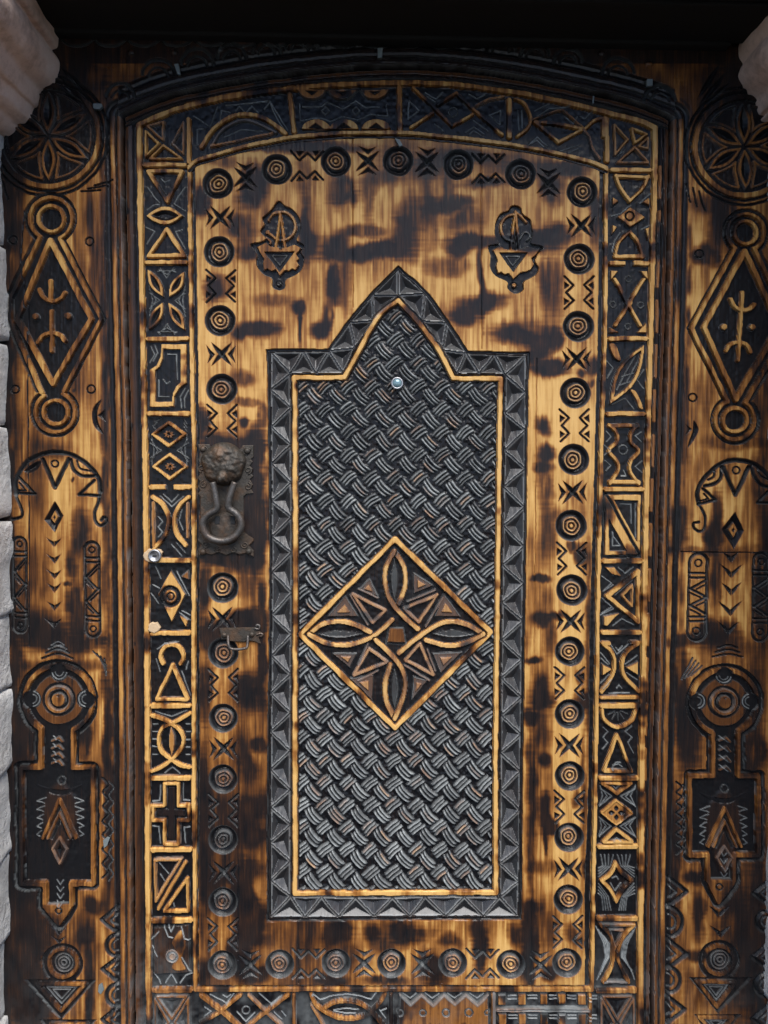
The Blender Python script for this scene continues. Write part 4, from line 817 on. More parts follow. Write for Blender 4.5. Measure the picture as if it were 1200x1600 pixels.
# weave
bundles = []
def bundle(cx, cy, kind):
    L, Wd = (15.5, 17.0) if kind else (14.0, 17.0)
    ang = math.radians(47 if kind else -40) + random.uniform(-.06, .06)
    ux, uy = math.cos(ang), math.sin(ang); px_, py_ = -uy, ux
    cx += random.uniform(-1, 1); cy += random.uniform(-1, 1)
    sl = window([(cx, cy)], 24)
    if not sl: return
    x = WX[sl] - cx; y = WY[sl] - cy
    u = x*ux + y*uy; v = x*px_ + y*py_
    v = v + (u/L)**2*(2.2 if kind else -2.0)*1.0             # strands bow a little
    mask_in = (sdf(WX[sl], WY[sl], wp) > 1.0) & (din[sl] < -5)
    env = np.clip(1.25 - (np.abs(u)/L)**3*1.0 - 0.05, 0, 1)
    ins = (np.abs(u) < L*1.08) & (np.abs(v) < Wd/2) & mask_in
    hbest = np.full(x.shape, -99.0); kb = np.ones(x.shape); wb = np.zeros(x.shape)
    for s in (-1, 0, 1):
        hwid = random.uniform(1.9, 2.5); vv = v - s*5.5 - random.uniform(-.5, .5); ll = L*random.uniform(.86, 1.06); u0 = random.uniform(-1.5, 1.5)
        r = np.clip(1 - (np.abs(vv)/hwid)**2, 0, 1)
        e = np.clip(1.15 - (np.abs(u - u0)/ll)**4, 0, 1)
        h = -7.2 + 7.6*r**.7*e*(1 if kind else .93)
        br = random.random()
        kk = .28 if br < .06 else (.52 if br < .20 else .94)
        kk += random.uniform(-.06, .06)
        ww = random.uniform(.48, .95) * (.7 if br < .20 else 1)  # strength of the grey sky sheen painted along the strand crest
        take = h > hbest
        tp = np.clip((r - .25)*3, 0, 1)*np.clip(e*2 - .5, 0, 1)*np.clip((.80 - np.abs(u - u0)/ll)*5, 0, 1)
        tw = np.clip((r - .25)*3, 0, 1)*np.clip(e*2 - .3, 0, 1)
        hbest = np.where(take, h, hbest); kb = np.where(take, 1 - (1 - kk)*tp, kb); wb = np.where(take, ww*tw, wb)
    better = ins & (hbest > H[sl])
    H[sl] = np.where(better, hbest, H[sl]); K[sl] = np.where(better, kb, K[sl]); SHEEN_DUST[sl] = np.where(better, wb, SHEEN_DUST[sl]); GLOSS[sl] = np.where(better, .95, GLOSS[sl])
    n = int((better).sum())
    if n > 60: bundles.append((n, cx, cy, ux, uy, L*1.05, Wd/2))
lat = []
for j in range(-7, 9):
    for i in range(-2, 10):
        lat.append((489 + 36.6*i, 656.5 + 36*j, 1, 'a')); lat.append((506.8 + 36.6*i, 674.8 + 36*j, 0, 'a'))
for j in range(-3, 11):
    for i in range(-2, 10):
        lat.append((488 + 36.1*i, 1067 + 35*j, 1, 'b')); lat.append((505.8 + 36.1*i, 1084.8 + 35*j, 0, 'b'))
H[inside(X, Y, wp)] += 0.8*vnoise(4, 4, 31)[inside(X, Y, wp)]
for x, y, kd, wh in lat:
    if wh == 'a' and y > 976: continue
    if wh == 'b' and y < 974: continue
    if sdf(np.array([x]), np.array([y]), wp)[0] > -15 and sdf(np.array([x]), np.array([y]), diam)[0] < 12: bundle(x, y, kd)
bundles.sort(key=lambda b: -b[0])
R_STUFF = None
for q, (n, cx, cy, ux, uy, L, hw) in enumerate(bundles):
    pts = [(cx + ux*L*a - uy*hw*b, cy + uy*L*a + ux*hw*b) for a, b in ((-1, -1), (1, -1), (1, 1), (-1, 1))]
    sl = window(pts, 2); mk = inside(X[sl], Y[sl], pts) & (REG[sl] >= R_LP) & (din[sl] < -3) & (H[sl] > -6.2)
    if q < 300: region('strand_bundle', R_LP, mask=mk, sl=sl)
    else:
        if R_STUFF is None: R_STUFF = region('strand_bundle', R_LP, mask=mk, sl=sl, kind='stuff')
        else: REG[sl][mk] = R_STUFF
# interlaced diamond
fill(diam, -6, .97); line(diam, 14, -5.5, 1, True); line(diam, 8.4, .6, .05, True)
fz = Z(440, 800, 3.3333)
dn = lambda *p: sm(fz(*p))
for pts in (((690, 320), (690, 425), (790, 385)), ((845, 430), (800, 545), (930, 545)), ((460, 350), (400, 410), (500, 440)), ((330, 440), (240, 545), (400, 545)), ((270, 740), (390, 740), (355, 815)), ((360, 870), (480, 850), (470, 980)), ((690, 860), (760, 880), (680, 980)), ((790, 740), (940, 735), (830, 840))):
    pp = fz(*pts); fill(pp, -2.5, .72, wr=.14); m = np.mean(pp, 0); fill([tuple(m + (np.array(q) - m)*.42) for q in pp], 0, .30)
    c_ = np.array(fz((600, 630))[0]); scratch([pp[0], pp[2]], .4); scratch([pp[0], pp[1]], .4)
for pts in (((640, 505), (810, 435), (715, 575)), ((372, 432), (540, 515), (475, 580)), ((645, 775), (790, 850), (720, 690)), ((378, 852), (550, 785), (455, 715))): line(fz(*pts), 5, -.3, .32, True, wr=.22)
for pts in (((655, 470), (800, 410)), ((400, 405), (500, 450)), ((640, 800), (770, 880)), ((400, 880), (500, 830)), ((360, 440), (450, 590)), ((840, 450), (750, 600)), ((800, 830), (760, 720)), ((400, 800), (450, 690))): line(fz(*pts), 3.6, -1.5, .6, wr=.3)
fill(fz((560, 610), (635, 605), (645, 680), (550, 680)), -2, .6); groove(fz((555, 605), (640, 605), (650, 690), (545, 690)), 3, 2, True, .3)
pet = lambda pts, k=.10: (line(dn(*pts), 11.5, -5.8, 1), line(dn(*pts), 7.6, .3, k, wr=.12))
for p in (((588, 205), (635, 290), (645, 390), (612, 478)), ((588, 205), (543, 300), (545, 400), (580, 485), (640, 550), (708, 612)),
          ((142, 640), (220, 585), (320, 575), (400, 598), (462, 630)), ((142, 640), (230, 685), (350, 695), (450, 665), (525, 618), (575, 565)),
          ((1052, 638), (970, 590), (880, 572), (790, 602), (700, 665), (612, 738)), ((1052, 638), (960, 685), (860, 698), (752, 668)),
          ((588, 1082), (545, 985), (540, 900), (566, 800)), ((588, 1082), (632, 975), (642, 875), (600, 780), (490, 668))): pet(p)
for a, b in (((588, 250), (590, 465)), ((190, 640), (420, 640)), ((790, 635), (1000, 640)), ((588, 1030), (590, 830))):
    P, Q = fz(a, b); fill(leafpts(P, Q, 5.5), -3, .96, wr=.15); 
    if random.random() < 2: scratch(leafpts(P, Q, 4)[:9], .35)
R_DI = region('interlace_diamond', 'door', [(617, 836), (773.5, 988.5), (617, 1146), (462, 992)], 'raised diamond with four interlaced petals')

# ------------------------------------------------------------------ scorch marks of the blow torch
SC = np.zeros((NY, NX))
nA, nB, nC = vnoise(26, 40, 41), vnoise(9, 22, 42), vnoise(60, 90, 43)
nS = vnoise(3.0, 40, 44); nD = vnoise(30, 3.2, 45); nE = vnoise(34, 34, 46); nF = vnoise(34, 34, 47); nG = vnoise(2.4, 120, 48)
def burn(x, y, rx, ry, s, rot=0.0):
    m = max(rx, ry)*1.9 + 8; sl = window([(x, y)], m)
    if not sl: return
    u = X[sl] - x; v = Y[sl] - y
    if rot: c, s_ = math.cos(math.radians(rot)), math.sin(math.radians(rot)); u, v = u*c + v*s_, -u*s_ + v*c
    u = u + min(9, .5*rx)*nE[sl] + 3*nB[sl]; v = v + min(9, .5*ry)*nF[sl] + 2*nS[sl]
    q = np.sqrt((u/rx)**2 + (v/ry)**2) + .24*nA[sl] + .20*nB[sl] + .13*nS[sl] + .14*nD[sl]
    t = np.clip((1.60 - q)/1.15, 0, 1); t = t*t*(3 - 2*t)*s*np.clip(1.02 + .22*nS[sl] + .15*nB[sl], 0, 1.06)
    hl = np.clip((2.1 - q)/1.5, 0, 1)**2*(.34 + .16*nS[sl] + .12*nA[sl])*s       # singed halo
    SC[sl] = 1 - (1 - SC[sl])*(1 - np.clip(t, 0, 1))*(1 - np.clip(hl, 0, 1))
board = inb
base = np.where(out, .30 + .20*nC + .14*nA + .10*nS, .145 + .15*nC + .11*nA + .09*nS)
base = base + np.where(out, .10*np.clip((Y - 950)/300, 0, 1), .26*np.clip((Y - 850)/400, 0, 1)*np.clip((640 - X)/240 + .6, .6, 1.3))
strip_edges = np.cumsum(np.random.default_rng(77).uniform(34, 72, 40)) - 60       # boards are glued up from narrow strips
strip_tone = np.random.default_rng(78).uniform(-.075, .10, 41)
base = base + strip_tone[np.searchsorted(strip_edges, X + 1.2*vnoise(60, 200, 49))] + .05*nG
SC = np.clip(base, 0, 1)
for b_ in [(535, 300, 20, 22, .95), (565, 396, 48, 11, 1, -4), (523, 385, 16, 22, 1), (601, 387, 20, 13, 1), (628, 366, 17, 38, 1), (562, 360, 30, 8, .6), (701, 318, 42, 12, .85), (725, 345, 30, 18, .6), (743, 376, 38, 10, 1), (722, 384, 16, 12, .9), (803, 378, 36, 15, 1), (854, 369, 33, 16, 1), (752, 426, 5, 70, .75), (743, 477, 42, 14, .95, -14), (722, 495, 18, 14, .8), (815, 523, 46, 14, 1, 6), (857, 535, 16, 24, .7), (860, 450, 16, 45, .6), (710, 414, 34, 13, .45), (866, 576, 26, 11, .75), (670, 330, 10, 55, .6), (645, 345, 15, 50, .6),
           (313, 315, 13, 22, .95), (391, 309, 20, 22, .9), (478, 362, 9, 46, .95), (487, 376, 16, 22, .8), (523, 444, 9, 30, .95), (540, 425, 9, 60, .5), (466, 479, 11, 10, 1), (470, 505, 3.5, 26, .9), (502, 514, 14, 12, 1), (512, 498, 8, 18, .7), (404, 514, 30, 13, .95), (375, 523, 14, 10, .8), (382, 393, 18, 14, .75), (376, 357, 24, 16, .75), (340, 452, 20, 18, .6), (330, 460, 14, 16, .7), (420, 470, 30, 8, .35), (440, 410, 40, 40, .15),
           (420, 226, 60, 8, .95), (500, 232, 60, 8, .8), (730, 246, 70, 12, .9), (668, 262, 24, 22, .7), (760, 285, 30, 9, .9), (815, 262, 50, 14, .6), (880, 262, 34, 14, .9), (858, 292, 18, 22, .9), (398, 285, 22, 26, .85), (600, 276, 26, 12, .5), (622, 250, 30, 30, .5), (470, 275, 16, 30, .4), (576, 300, 10, 40, .5), (700, 290, 8, 30, .6), (930, 330, 8, 40, .8), (345, 250, 30, 10, .4),
           (382, 589, 16, 10, .55), (384, 627, 18, 6, .45), (408, 647, 7, 20, .65), (380, 662, 7, 8, .95), (314, 664, 9, 26, .9), (355, 700, 48, 16, 1), (398, 735, 16, 48, 1), (398, 700, 12, 24, 1), (352, 790, 46, 80, 1), (400, 830, 16, 50, 1), (412, 800, 10, 30, .7), (352, 873, 46, 10, 1), (318, 930, 9, 40, .85), (392, 966, 28, 13, 1), (330, 990, 20, 26, 1), (372, 985, 34, 16, 1), (410, 1040, 8, 62, 1), (390, 1082, 18, 24, .9), (320, 1080, 10, 40, .75), (406, 1160, 10, 11, .85), (381, 1168, 13, 26, .6), (408, 940, 5, 34, .9), (398, 920, 6, 30, .45), (385, 905, 8, 30, .4),
           (390, 1200, 15, 18, .7), (396, 1262, 22, 30, .95), (390, 1304, 22, 20, .9), (395, 1356, 20, 18, .7), (381, 1418, 16, 62, 1), (402, 1442, 20, 25, 1), (378, 1500, 14, 42, 1), (319, 1320, 11, 120, .75), (400, 1468, 20, 13, .7), (402, 1524, 22, 12, .9), (357, 1370, 30, 10, .55), (319, 1525, 12, 26, .7), (318, 1240, 9, 60, .6), (345, 1270, 40, 40, .35), (345, 1330, 40, 50, .35), (330, 1390, 20, 20, .6),
           (838, 553, 13, 20, .85), (856, 576, 22, 11, .85), (849, 668, 12, 13, .85), (851, 711, 13, 13, .95), (849, 731, 12, 9, .75), (849, 765, 11, 30, .5), (854, 833, 13, 40, .55), (870, 800, 14, 10, .4), (894, 853, 6, 7, .75), (910, 866, 9, 14, .85), (926, 574, 8, 14, .9), (910, 583, 7, 6, .8), (924, 600, 6, 6, .7),
           (845, 905, 14, 5, .85), (843, 970, 15, 10, .9), (868, 962, 14, 6, .7), (834, 1031, 12, 5, .95), (845, 1083, 14, 35, .75), (850, 1098, 12, 15, .8), (831, 1125, 10, 12, .85), (852, 1188, 9, 13, .95), (831, 1195, 8, 30, .5), (915, 1094, 16, 14, 1), (920, 1015, 5, 150, .6), (905, 1058, 7, 10, .7), (858, 995, 10, 28, .5), (845, 940, 16, 20, .3), (845, 1150, 16, 30, .5),
           (832, 1252, 9, 50, .6), (851, 1273, 9, 30, 1), (862, 1292, 12, 9, 1), (852, 1318, 2.6, 24, .9), (826, 1416, 15, 12, .95), (826, 1465, 9, 52, .95), (805, 1458, 10, 24, .75), (829, 1518, 7, 30, .9), (864, 1524, 12, 12, 1), (896, 1465, 12, 20, .5), (845, 1356, 20, 9, .4), (918, 1358, 8, 12, .95), (849, 1445, 20, 40, .45), (912, 1250, 5, 80, .5), (898, 1245, 6, 14, .7), (832, 1320, 6, 80, .5),
           (528, 1460, 19, 26, 1), (632, 1456, 34, 16, 1), (676, 1516, 18, 28, .95), (752, 1472, 14, 44, .95), (580, 1462, 12, 14, .8), (704, 1472, 14, 11, .65), (524, 1531, 22, 8, .9), (604, 1533, 30, 6, .8), (824, 1500, 10, 40, .9), (600, 1480, 24, 14, .5), (480, 1465, 14, 30, .35), (550, 1500, 12, 20, .5), (440, 1470, 20, 24, .3),
           # frame
           (166, 600, 7, 400, .75), (24, 470, 11, 230, .75), (20, 1250, 14, 320, 1), (125, 832, 12, 34, .95), (112, 880, 9, 20, .8), (120, 958, 13, 48, .95), (66, 985, 40, 22, .95), (112, 1004, 60, 12, .9), (40, 1160, 20, 60, 1), (132, 1148, 12, 34, .95), (170, 1180, 8, 130, .85), (170, 1330, 7, 100, .6), (38, 1450, 26, 90, 1), (147, 1413, 18, 11, 1), (130, 1458, 13, 25, 1), (50, 1560, 34, 50, .85), (140, 1540, 7, 80, .9), (75, 1450, 18, 28, .7), (30, 1400, 30, 25, .9), (140, 340, 8, 30, .5), (150, 420, 8, 60, .5), (28, 330, 14, 60, .5), (120, 590, 10, 40, .5), (62, 760, 16, 60, .35), (84, 700, 20, 12, .5), (100, 1040, 60, 8, .7), (150, 1210, 16, 12, .6), (60, 905, 18, 40, .45), (105, 912, 5, 4, .9), (113, 748, 3, 3, .9), (116, 610, 2.5, 2.5, .9),
           (1062, 430, 8, 60, .75), (1107, 405, 22, 15, 1), (1122, 345, 13, 46, .95), (1140, 345, 22, 40, .8), (1068, 640, 9, 80, .8), (1062, 830, 14, 38, 1), (1116, 828, 12, 24, 1), (1120, 790, 7, 28, .8), (1118, 900, 8, 46, .8), (1118, 992, 30, 18, .95), (1075, 1000, 20, 10, .75), (1066, 1080, 14, 70, .95), (1075, 1150, 24, 46, .97), (1172, 1178, 18, 44, .85), (1056, 1345, 10, 100, .95), (1092, 1372, 18, 10, 1), (1090, 1432, 10, 36, .85), (1090, 1495, 24, 8, 1), (1148, 1480, 24, 110, .8), (1182, 1500, 18, 200, 1), (1190, 900, 12, 130, .8), (1192, 600, 12, 200, .55), (1140, 740, 14, 30, .3), (1150, 870, 20, 14, .4), (1135, 1010, 40, 14, .6), (1100, 1540, 14, 30, .4), (1150, 690, 40, 10, .55), (1100, 320, 20, 14, .6), (1180, 1100, 14, 60, .7), (1085, 860, 40, 6, .45),
           (120, 170, 60, 50, .55), (110, 115, 70, 36, .75), (1110, 150, 60, 50, .55), (1180, 115, 60, 50, .75)]:
    if len(b_) == 5 and (b_[0] < 185 or b_[0] > 1050) and b_[1] > 200: b_ = b_[:4] + (b_[4]*.86,)
    burn(*b_)
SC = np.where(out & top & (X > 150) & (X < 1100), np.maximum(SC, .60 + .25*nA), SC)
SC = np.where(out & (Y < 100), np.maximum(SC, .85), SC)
SC = np.maximum(SC, np.clip((27 + 5*nB - X)/10, 0, 1)*out)
rimband = np.clip(1 - np.abs(dgap - 34)/10, 0, 1)*out
SC = np.maximum(SC, rimband*(.55 + .4*nB))
# worn and burnt stretches on the raised strips, darker towards top and bottom
stripn = np.clip(.5 + .9*vnoise(30, 34, 51) + .3*vnoise(9, 9, 52) - .50, 0, 1)
inner_zone = inside(X, Y, it)
SCs = np.where(leaf & ~board, np.clip(.05 + .95*stripn + .12*nS + .35*np.clip((240 - Y)/110, 0, 1) + .30*np.clip((Y - 1400)/160, 0, 1), 0, .85), SC)
SCs = np.where(inside(X, Y, ot), np.clip(.02 + .55*stripn + .8*np.clip(vnoise(24, 24, 53) - .5, 0, 1)*1.6, 0, .75), SCs)
SCs = np.clip(SCs + (.06*nS + .06*nG + .03*nD + .10*nB)*4*np.clip(SCs, 0, 1)*(1 - np.clip(SCs, 0, 1)), 0, .90 + .08*nB)
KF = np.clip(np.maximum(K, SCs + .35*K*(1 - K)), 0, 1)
# sky sheen painted in grey on every steep cut edge
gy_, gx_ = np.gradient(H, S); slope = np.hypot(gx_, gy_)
SHEEN_DUST = np.where(H > -14, np.maximum(SHEEN_DUST, .44*np.clip((slope - .9)/1.6, 0, 1)*np.clip(.75 + .5*vnoise(16, 16, 81), 0, 1)*(K > .3)), SHEEN_DUST)
# dusty pale stain low on the door
dust = np.clip((Y - 1440)/140, 0, 1)*np.clip(.5 + .7*vnoise(14, 18, 61) + .3*vnoise(5, 5, 62), 0, 1)
SHEEN_DUST = np.clip(SHEEN_DUST + np.where(leaf, .20*dust*(K > .5) + .07*dust, .05*dust), 0, 1)
# tool marks and grain in the relief
ground = np.clip((-H - 2.5)/3, 0, 1)*(K > .6)*(~gapin)
deep = H < -15
H += np.where(deep, 0, .26*ground*vnoise(5, 5, 71) + .22*ground*vnoise(9, 9, 72) + .16*vnoise(2.6, 30, 73) + .25*vnoise(40, 60, 74))
H += np.where(board, -.5*np.clip(SC - .6, 0, 1)*np.abs(nB), 0)

# ------------------------------------------------------------------ relief -> one mesh per piece
def empty(name, loc, label, cat, group=None):
    o = bpy.data.objects.new(name, None); COL.objects.link(o); o.location = loc; o.empty_display_size = .05
    o['label'] = label; o['category'] = cat; o['kind'] = 'thing'
    if group: o['group'] = group
    return o
DOOR = empty('carved_door', tuple(to_world(616, 1660)), 'arched wooden door leaf scorched and carved with roundels and a basket weave panel', 'door')
FRAME = empty('door_frame', tuple(to_world(616, 1660, 0, FB)), 'scorched carved wooden frame with rosettes and keyholes around the arched door', 'door frame')
basemap = np.where(leaf, 0.0, FB)
P = to_world(X, Y, H, basemap)
du = np.zeros_like(P); dv = np.zeros_like(P)
du[:, 1:-1] = P[:, 2:] - P[:, :-2]; du[:, 0] = P[:, 1] - P[:, 0]; du[:, -1] = P[:, -1] - P[:, -2]
dv[1:-1] = P[2:] - P[:-2]; dv[0] = P[1] - P[0]; dv[-1] = P[-1] - P[-2]
NRM = np.cross(dv, du); NRM /= np.linalg.norm(NRM, axis=-1, keepdims=True) + 1e-12
jj, ii_ = np.meshgrid(np.arange(NY - 1), np.arange(NX - 1), indexing='ij')
vid = (jj*NX + ii_)
fr = REG[:-1, :-1].ravel()
quads = np.stack([vid, vid + NX, vid + NX + 1, vid + 1], -1).reshape(-1, 4)
order = np.argsort(fr, kind='stable'); frs = fr[order]
Pf = P.reshape(-1, 3); Nf = NRM.reshape(-1, 3); Kf = KF.ravel(); Wf = SHEEN_DUST.ravel(); Gf = GLOSS.ravel()
bounds = np.searchsorted(frs, np.arange(len(REGS) + 1))
objs = {}; centers = {}
def mesh_np(name, V, Q, N=None, attrs=None):
    me = bpy.data.meshes.new(name)
    me.vertices.add(len(V)); me.vertices.foreach_set('co', np.ascontiguousarray(V, np.float32).ravel())
    me.loops.add(len(Q)*4); me.loops.foreach_set('vertex_index', np.ascontiguousarray(Q, np.int32).ravel())
    me.polygons.add(len(Q)); me.polygons.foreach_set('loop_start', np.arange(0, len(Q)*4, 4, dtype=np.int32))
    me.polygons.foreach_set('use_smooth', np.zeros(len(Q), bool))
    for an, av in (attrs or {}).items():
        at_ = me.attributes.new(an, 'FLOAT', 'POINT'); at_.data.foreach_set('value', np.ascontiguousarray(av, np.float32))
    me.update(calc_edges=True)
    if N is not None:
        try:
            at_ = me.attributes.new('custom_normal', 'FLOAT_VECTOR', 'POINT'); at_.data.foreach_set('vector', np.ascontiguousarray(N, np.float32).ravel())
        except Exception as e: print('normals', e)
    return me
rootloc = {'door': np.array(DOOR.location), 'frame': np.array(FRAME.location)}
rootobj = {'door': DOOR, 'frame': FRAME}
for rid, rg in enumerate(REGS):
    a, b = bounds[rid], bounds[rid + 1]
    if b - a < 6: continue
    q = quads[order[a:b]]
    u, inv = np.unique(q, return_inverse=True); inv = inv.reshape(-1, 4)
    V = Pf[u]; c = (V.min(0) + V.max(0))/2
    me = mesh_np(rg['name'], V - c, inv, None, {'char': Kf[u], 'sheen_dust': Wf[u], 'gloss': Gf[u]})
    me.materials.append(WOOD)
    o = bpy.data.objects.new(rg['name'], me); COL.objects.link(o)
    objs[rid] = o; centers[rid] = c
    if rg['label']: o['label'] = rg['label']
    if rg['kind']: o['kind'] = rg['kind']
    p = rg['parent']
    if isinstance(p, str): o.parent = rootobj[p]; o.location = c - rootloc[p]
    else:
        if p in objs: o.parent = objs[p]; o.location = c - centers[p]
        else: o.parent = DOOR; o.location = c - rootloc['door']

# ------------------------------------------------------------------ small built parts
def world_of(o):
    v = Vector((0, 0, 0))
    while o is not None: v += o.location; o = o.parent
    return v
def add(name, bm_, m, parent=None, smooth=True, label=None, loc=None):
    me = bpy.data.meshes.new(name)
    bmesh.ops.recalc_face_normals(bm_, faces=bm_.faces)
    c = Vector(loc) if loc is not None else sum((v.co for v in bm_.verts), Vector())/max(1, len(bm_.verts))
    for v in bm_.verts: v.co -= c
    bm_.to_mesh(me); bm_.free()
    for p in me.polygons: p.use_smooth = smooth
    me.materials.append(m)
    o = bpy.data.objects.new(name, me); COL.objects.link(o)
    if parent is not None: o.parent = parent; o.location = c - world_of(parent)
    else: o.location = c
    if label: o['label'] = label
    return o
def W(x, y, h=0.0, base=0.0): return Vector(to_world(x, y, h, base).tolist())
def tube(path, rad, seg=10, closed=False):
    b = bmesh.new(); rings = []; n = len(path)
    for i, p in enumerate(path):
        a = path[(i - 1) % n] if (closed or i > 0) else path[i]; c = path[(i + 1) % n] if (closed or i < n - 1) else path[i]
        t = (c - a).normalized(); s = t.cross(Vector((0, 1, 0)));
        s = s.normalized() if s.length > 1e-6 else Vector((1, 0, 0)); q = t.cross(s).normalized()
        r = rad[i] if isinstance(rad, (list, tuple)) else rad
        rings.append([b.verts.new(p + (s*math.cos(2*math.pi*k/seg) + q*math.sin(2*math.pi*k/seg))*r) for k in range(seg)])
    for i in range(n if closed else n - 1):
        A, B = rings[i], rings[(i + 1) % n]
        for k in range(seg): b.faces.new((A[k], A[(k + 1) % seg], B[(k + 1) % seg], B[k]))
    if not closed: b.faces.new(rings[0][::-1]); b.faces.new(rings[-1])
    return b
def plate(pts, h0, h1, bev=1.0):
    """a flat plate with outline pts (photo measure), from height h0 to h1 px, with a small chamfer"""
    b = bmesh.new(); c = np.mean(pts, 0); n = len(pts)
    ins = [tuple(c + (np.array(q) - c)*(1 - bev/ max(8, np.linalg.norm(np.array(q) - c)))) for q in pts]
    lo = [b.verts.new(W(*q, h0)) for q in pts]; md = [b.verts.new(W(*q, h1 - bev*.7)) for q in pts]; tp = [b.verts.new(W(*q, h1)) for q in ins]
    for k in range(n):
        b.faces.new((lo[k], lo[(k + 1) % n], md[(k + 1) % n], md[k])); b.faces.new((md[k], md[(k + 1) % n], tp[(k + 1) % n], tp[k]))
    from mathutils.geometry import tessellate_polygon
    for t_ in tessellate_polygon([[Vector((q[0], q[1], 0)) for q in ins]]): 
        try: b.faces.new([tp[k] for k in t_])
        except ValueError: pass
    return b
def discs(cx, cy, prof, seg=28):
    """turned piece: prof = [(r, h)] in px"""
    b = bmesh.new(); rings = []
    for r, h in prof:
        if r < .05: rings.append([b.verts.new(W(cx, cy, h))]); continue
        rings.append([b.verts.new(W(cx + r*math.cos(2*math.pi*k/seg), cy + r*math.sin(2*math.pi*k/seg), h)) for k in range(seg)])
    for A, B in zip(rings, rings[1:]):
        for k in range(seg):
            if len(B) == 1: b.faces.new((A[k], A[(k + 1) % seg], B[0]))
            elif len(A) == 1: b.faces.new((A[0], B[(k + 1) % seg], B[k]))
            else: b.faces.new((A[k], A[(k + 1) % seg], B[(k + 1) % seg], B[k]))
    return b
# door knocker: pierced plate, worn mask boss, pear shaped ring
kz = Z(300, 690, 8)
outl = kz((80, 35), (225, 35), (250, 90), (300, 60), (345, 80), (400, 50), (470, 70), (510, 100), (545, 50), (590, 110), (640, 50), (772, 45), (775, 185), (735, 215), (760, 250), (720, 300), (760, 340), (725, 380), (768, 430), (725, 470), (765, 540), (725, 570), (770, 640), (690, 650), (650, 690), (650, 1130), (775, 1215), (775, 1240), (715, 1300), (775, 1360), (775, 1440), (690, 1390), (600, 1410), (520, 1385), (430, 1420), (340, 1385), (240, 1415), (150, 1385), (85, 1430), (85, 1340), (130, 1290), (70, 1230), (110, 1150), (110, 690), (75, 650), (110, 610), (75, 560), (110, 500), (75, 450), (115, 390), (75, 330), (110, 280), (80, 220), (110, 170))
kn = add('door_knocker', plate(outl, 0, 3.4, 1.2), IRON, DOOR, smooth=False, label='rusty iron plate of the knocker with notched edges')
from mathutils import noise as mnoise
def lumpy(cx, cy, rx, ry, hh, seed, n=26):
    b = bmesh.new(); r_ = np.random.default_rng(seed); gr = []
    ph = r_.uniform(0, 6.28, 12)
    for j in range(n + 1):
        row = []
        for i in range(n + 1):
            u, v = -1 + 2*i/n, -1 + 2*j/n
            # square to disc
            x = u*math.sqrt(1 - v*v/2); y = v*math.sqrt(1 - u*u/2); q = min(1, x*x + y*y)
            h = math.sqrt(max(0, 1 - q**1.3))
            nz = mnoise.noise(Vector((x*2.6 + seed, y*2.6, 1.3))) + .55*mnoise.noise(Vector((x*6 + seed, y*6, 4.1))) + .30*mnoise.noise(Vector((x*13, y*13, seed)))
            bump = .16*nz
            row.append(b.verts.new(W(cx + x*rx*(1 + .05*math.sin(5*math.atan2(y, x) + ph[6])), cy + y*ry, 2 + hh*max(0, h + bump*min(1, h*2)))))
        gr.append(row)
    for j in range(n):
        for i in range(n): b.faces.new((gr[j][i], gr[j + 1][i], gr[j + 1][i + 1], gr[j][i + 1]))
    return b
add('mask_boss', lumpy(350, 725, 35, 34, 19, 3, 44), IRON, kn)
add('ring_lug', lumpy(351, 746, 12, 14, 27, 5, 12), IRON, kn)
def scroll(cx, cy, r, a0, turns):
    pth = []
    for k in range(22):
        t = k/21; a = math.radians(a0 + 360*turns*t); rr = r*(1 - .8*t); pth.append(W(cx + rr*math.cos(a), cy + rr*math.sin(a), 3.6))
    return tube(pth, PX*1.25, 6)
for cx_, cy_, r_s, a_, tn in ((320, 704, 7, 200, 1.4), (386, 706, 7, -20, -1.4), (316, 732, 6, 90, 1.3), (388, 735, 6, 90, -1.3), (319, 757, 6, 270, -1.3), (388, 760, 6, 270, 1.3), (345, 791, 4, 90, 1), (358, 791, 4, 90, -1), (322, 850, 6, 0, 1.3), (383, 851, 6, 180, -1.3), (340, 858, 5, 0, 1.2), (366, 858, 5, 180, -1.2)):
    add('scroll_relief', scroll(cx_, cy_, r_s, a_, tn), IRON, kn)
add('striker_boss', lumpy(352, 826, 26, 27, 7, 8, 18), IRON, kn)
for hx in (341, 365): add('plate_hole', plate([(hx - 3, 806), (hx + 4, 806), (hx + 4, 818), (hx - 3, 818)], 3, 9.6, .5), DARKHOLE, kn, False)
for hx, hy in ((318, 702), (387, 705), (389, 861), (318, 862)): add('nail', discs(hx, hy, [(5, 3), (4.6, 5.5), (2.5, 7), (0, 7.4)], 14), IRON, kn)
rp = sm(kz((290, 505), (315, 620), (338, 750), (330, 840), (215, 915), (162, 1030), (225, 1175), (400, 1232), (565, 1170), (638, 1030), (595, 910), (490, 825), (488, 740), (520, 620), (562, 505)), n=6)
hts = np.interp(np.linspace(0, 1, len(rp)), [0, .12, .35, .5, .65, .88, 1], [19, 20, 17, 15, 17, 20, 19])
add('ring', tube([W(x, y, h) for (x, y), h in zip(rp, hts)], [PX*(5.0 + .6*math.sin(math.pi*i/len(rp))) for i in range(len(rp))], 12), RING_IRON, kn, label='pear shaped iron ring of the knocker')
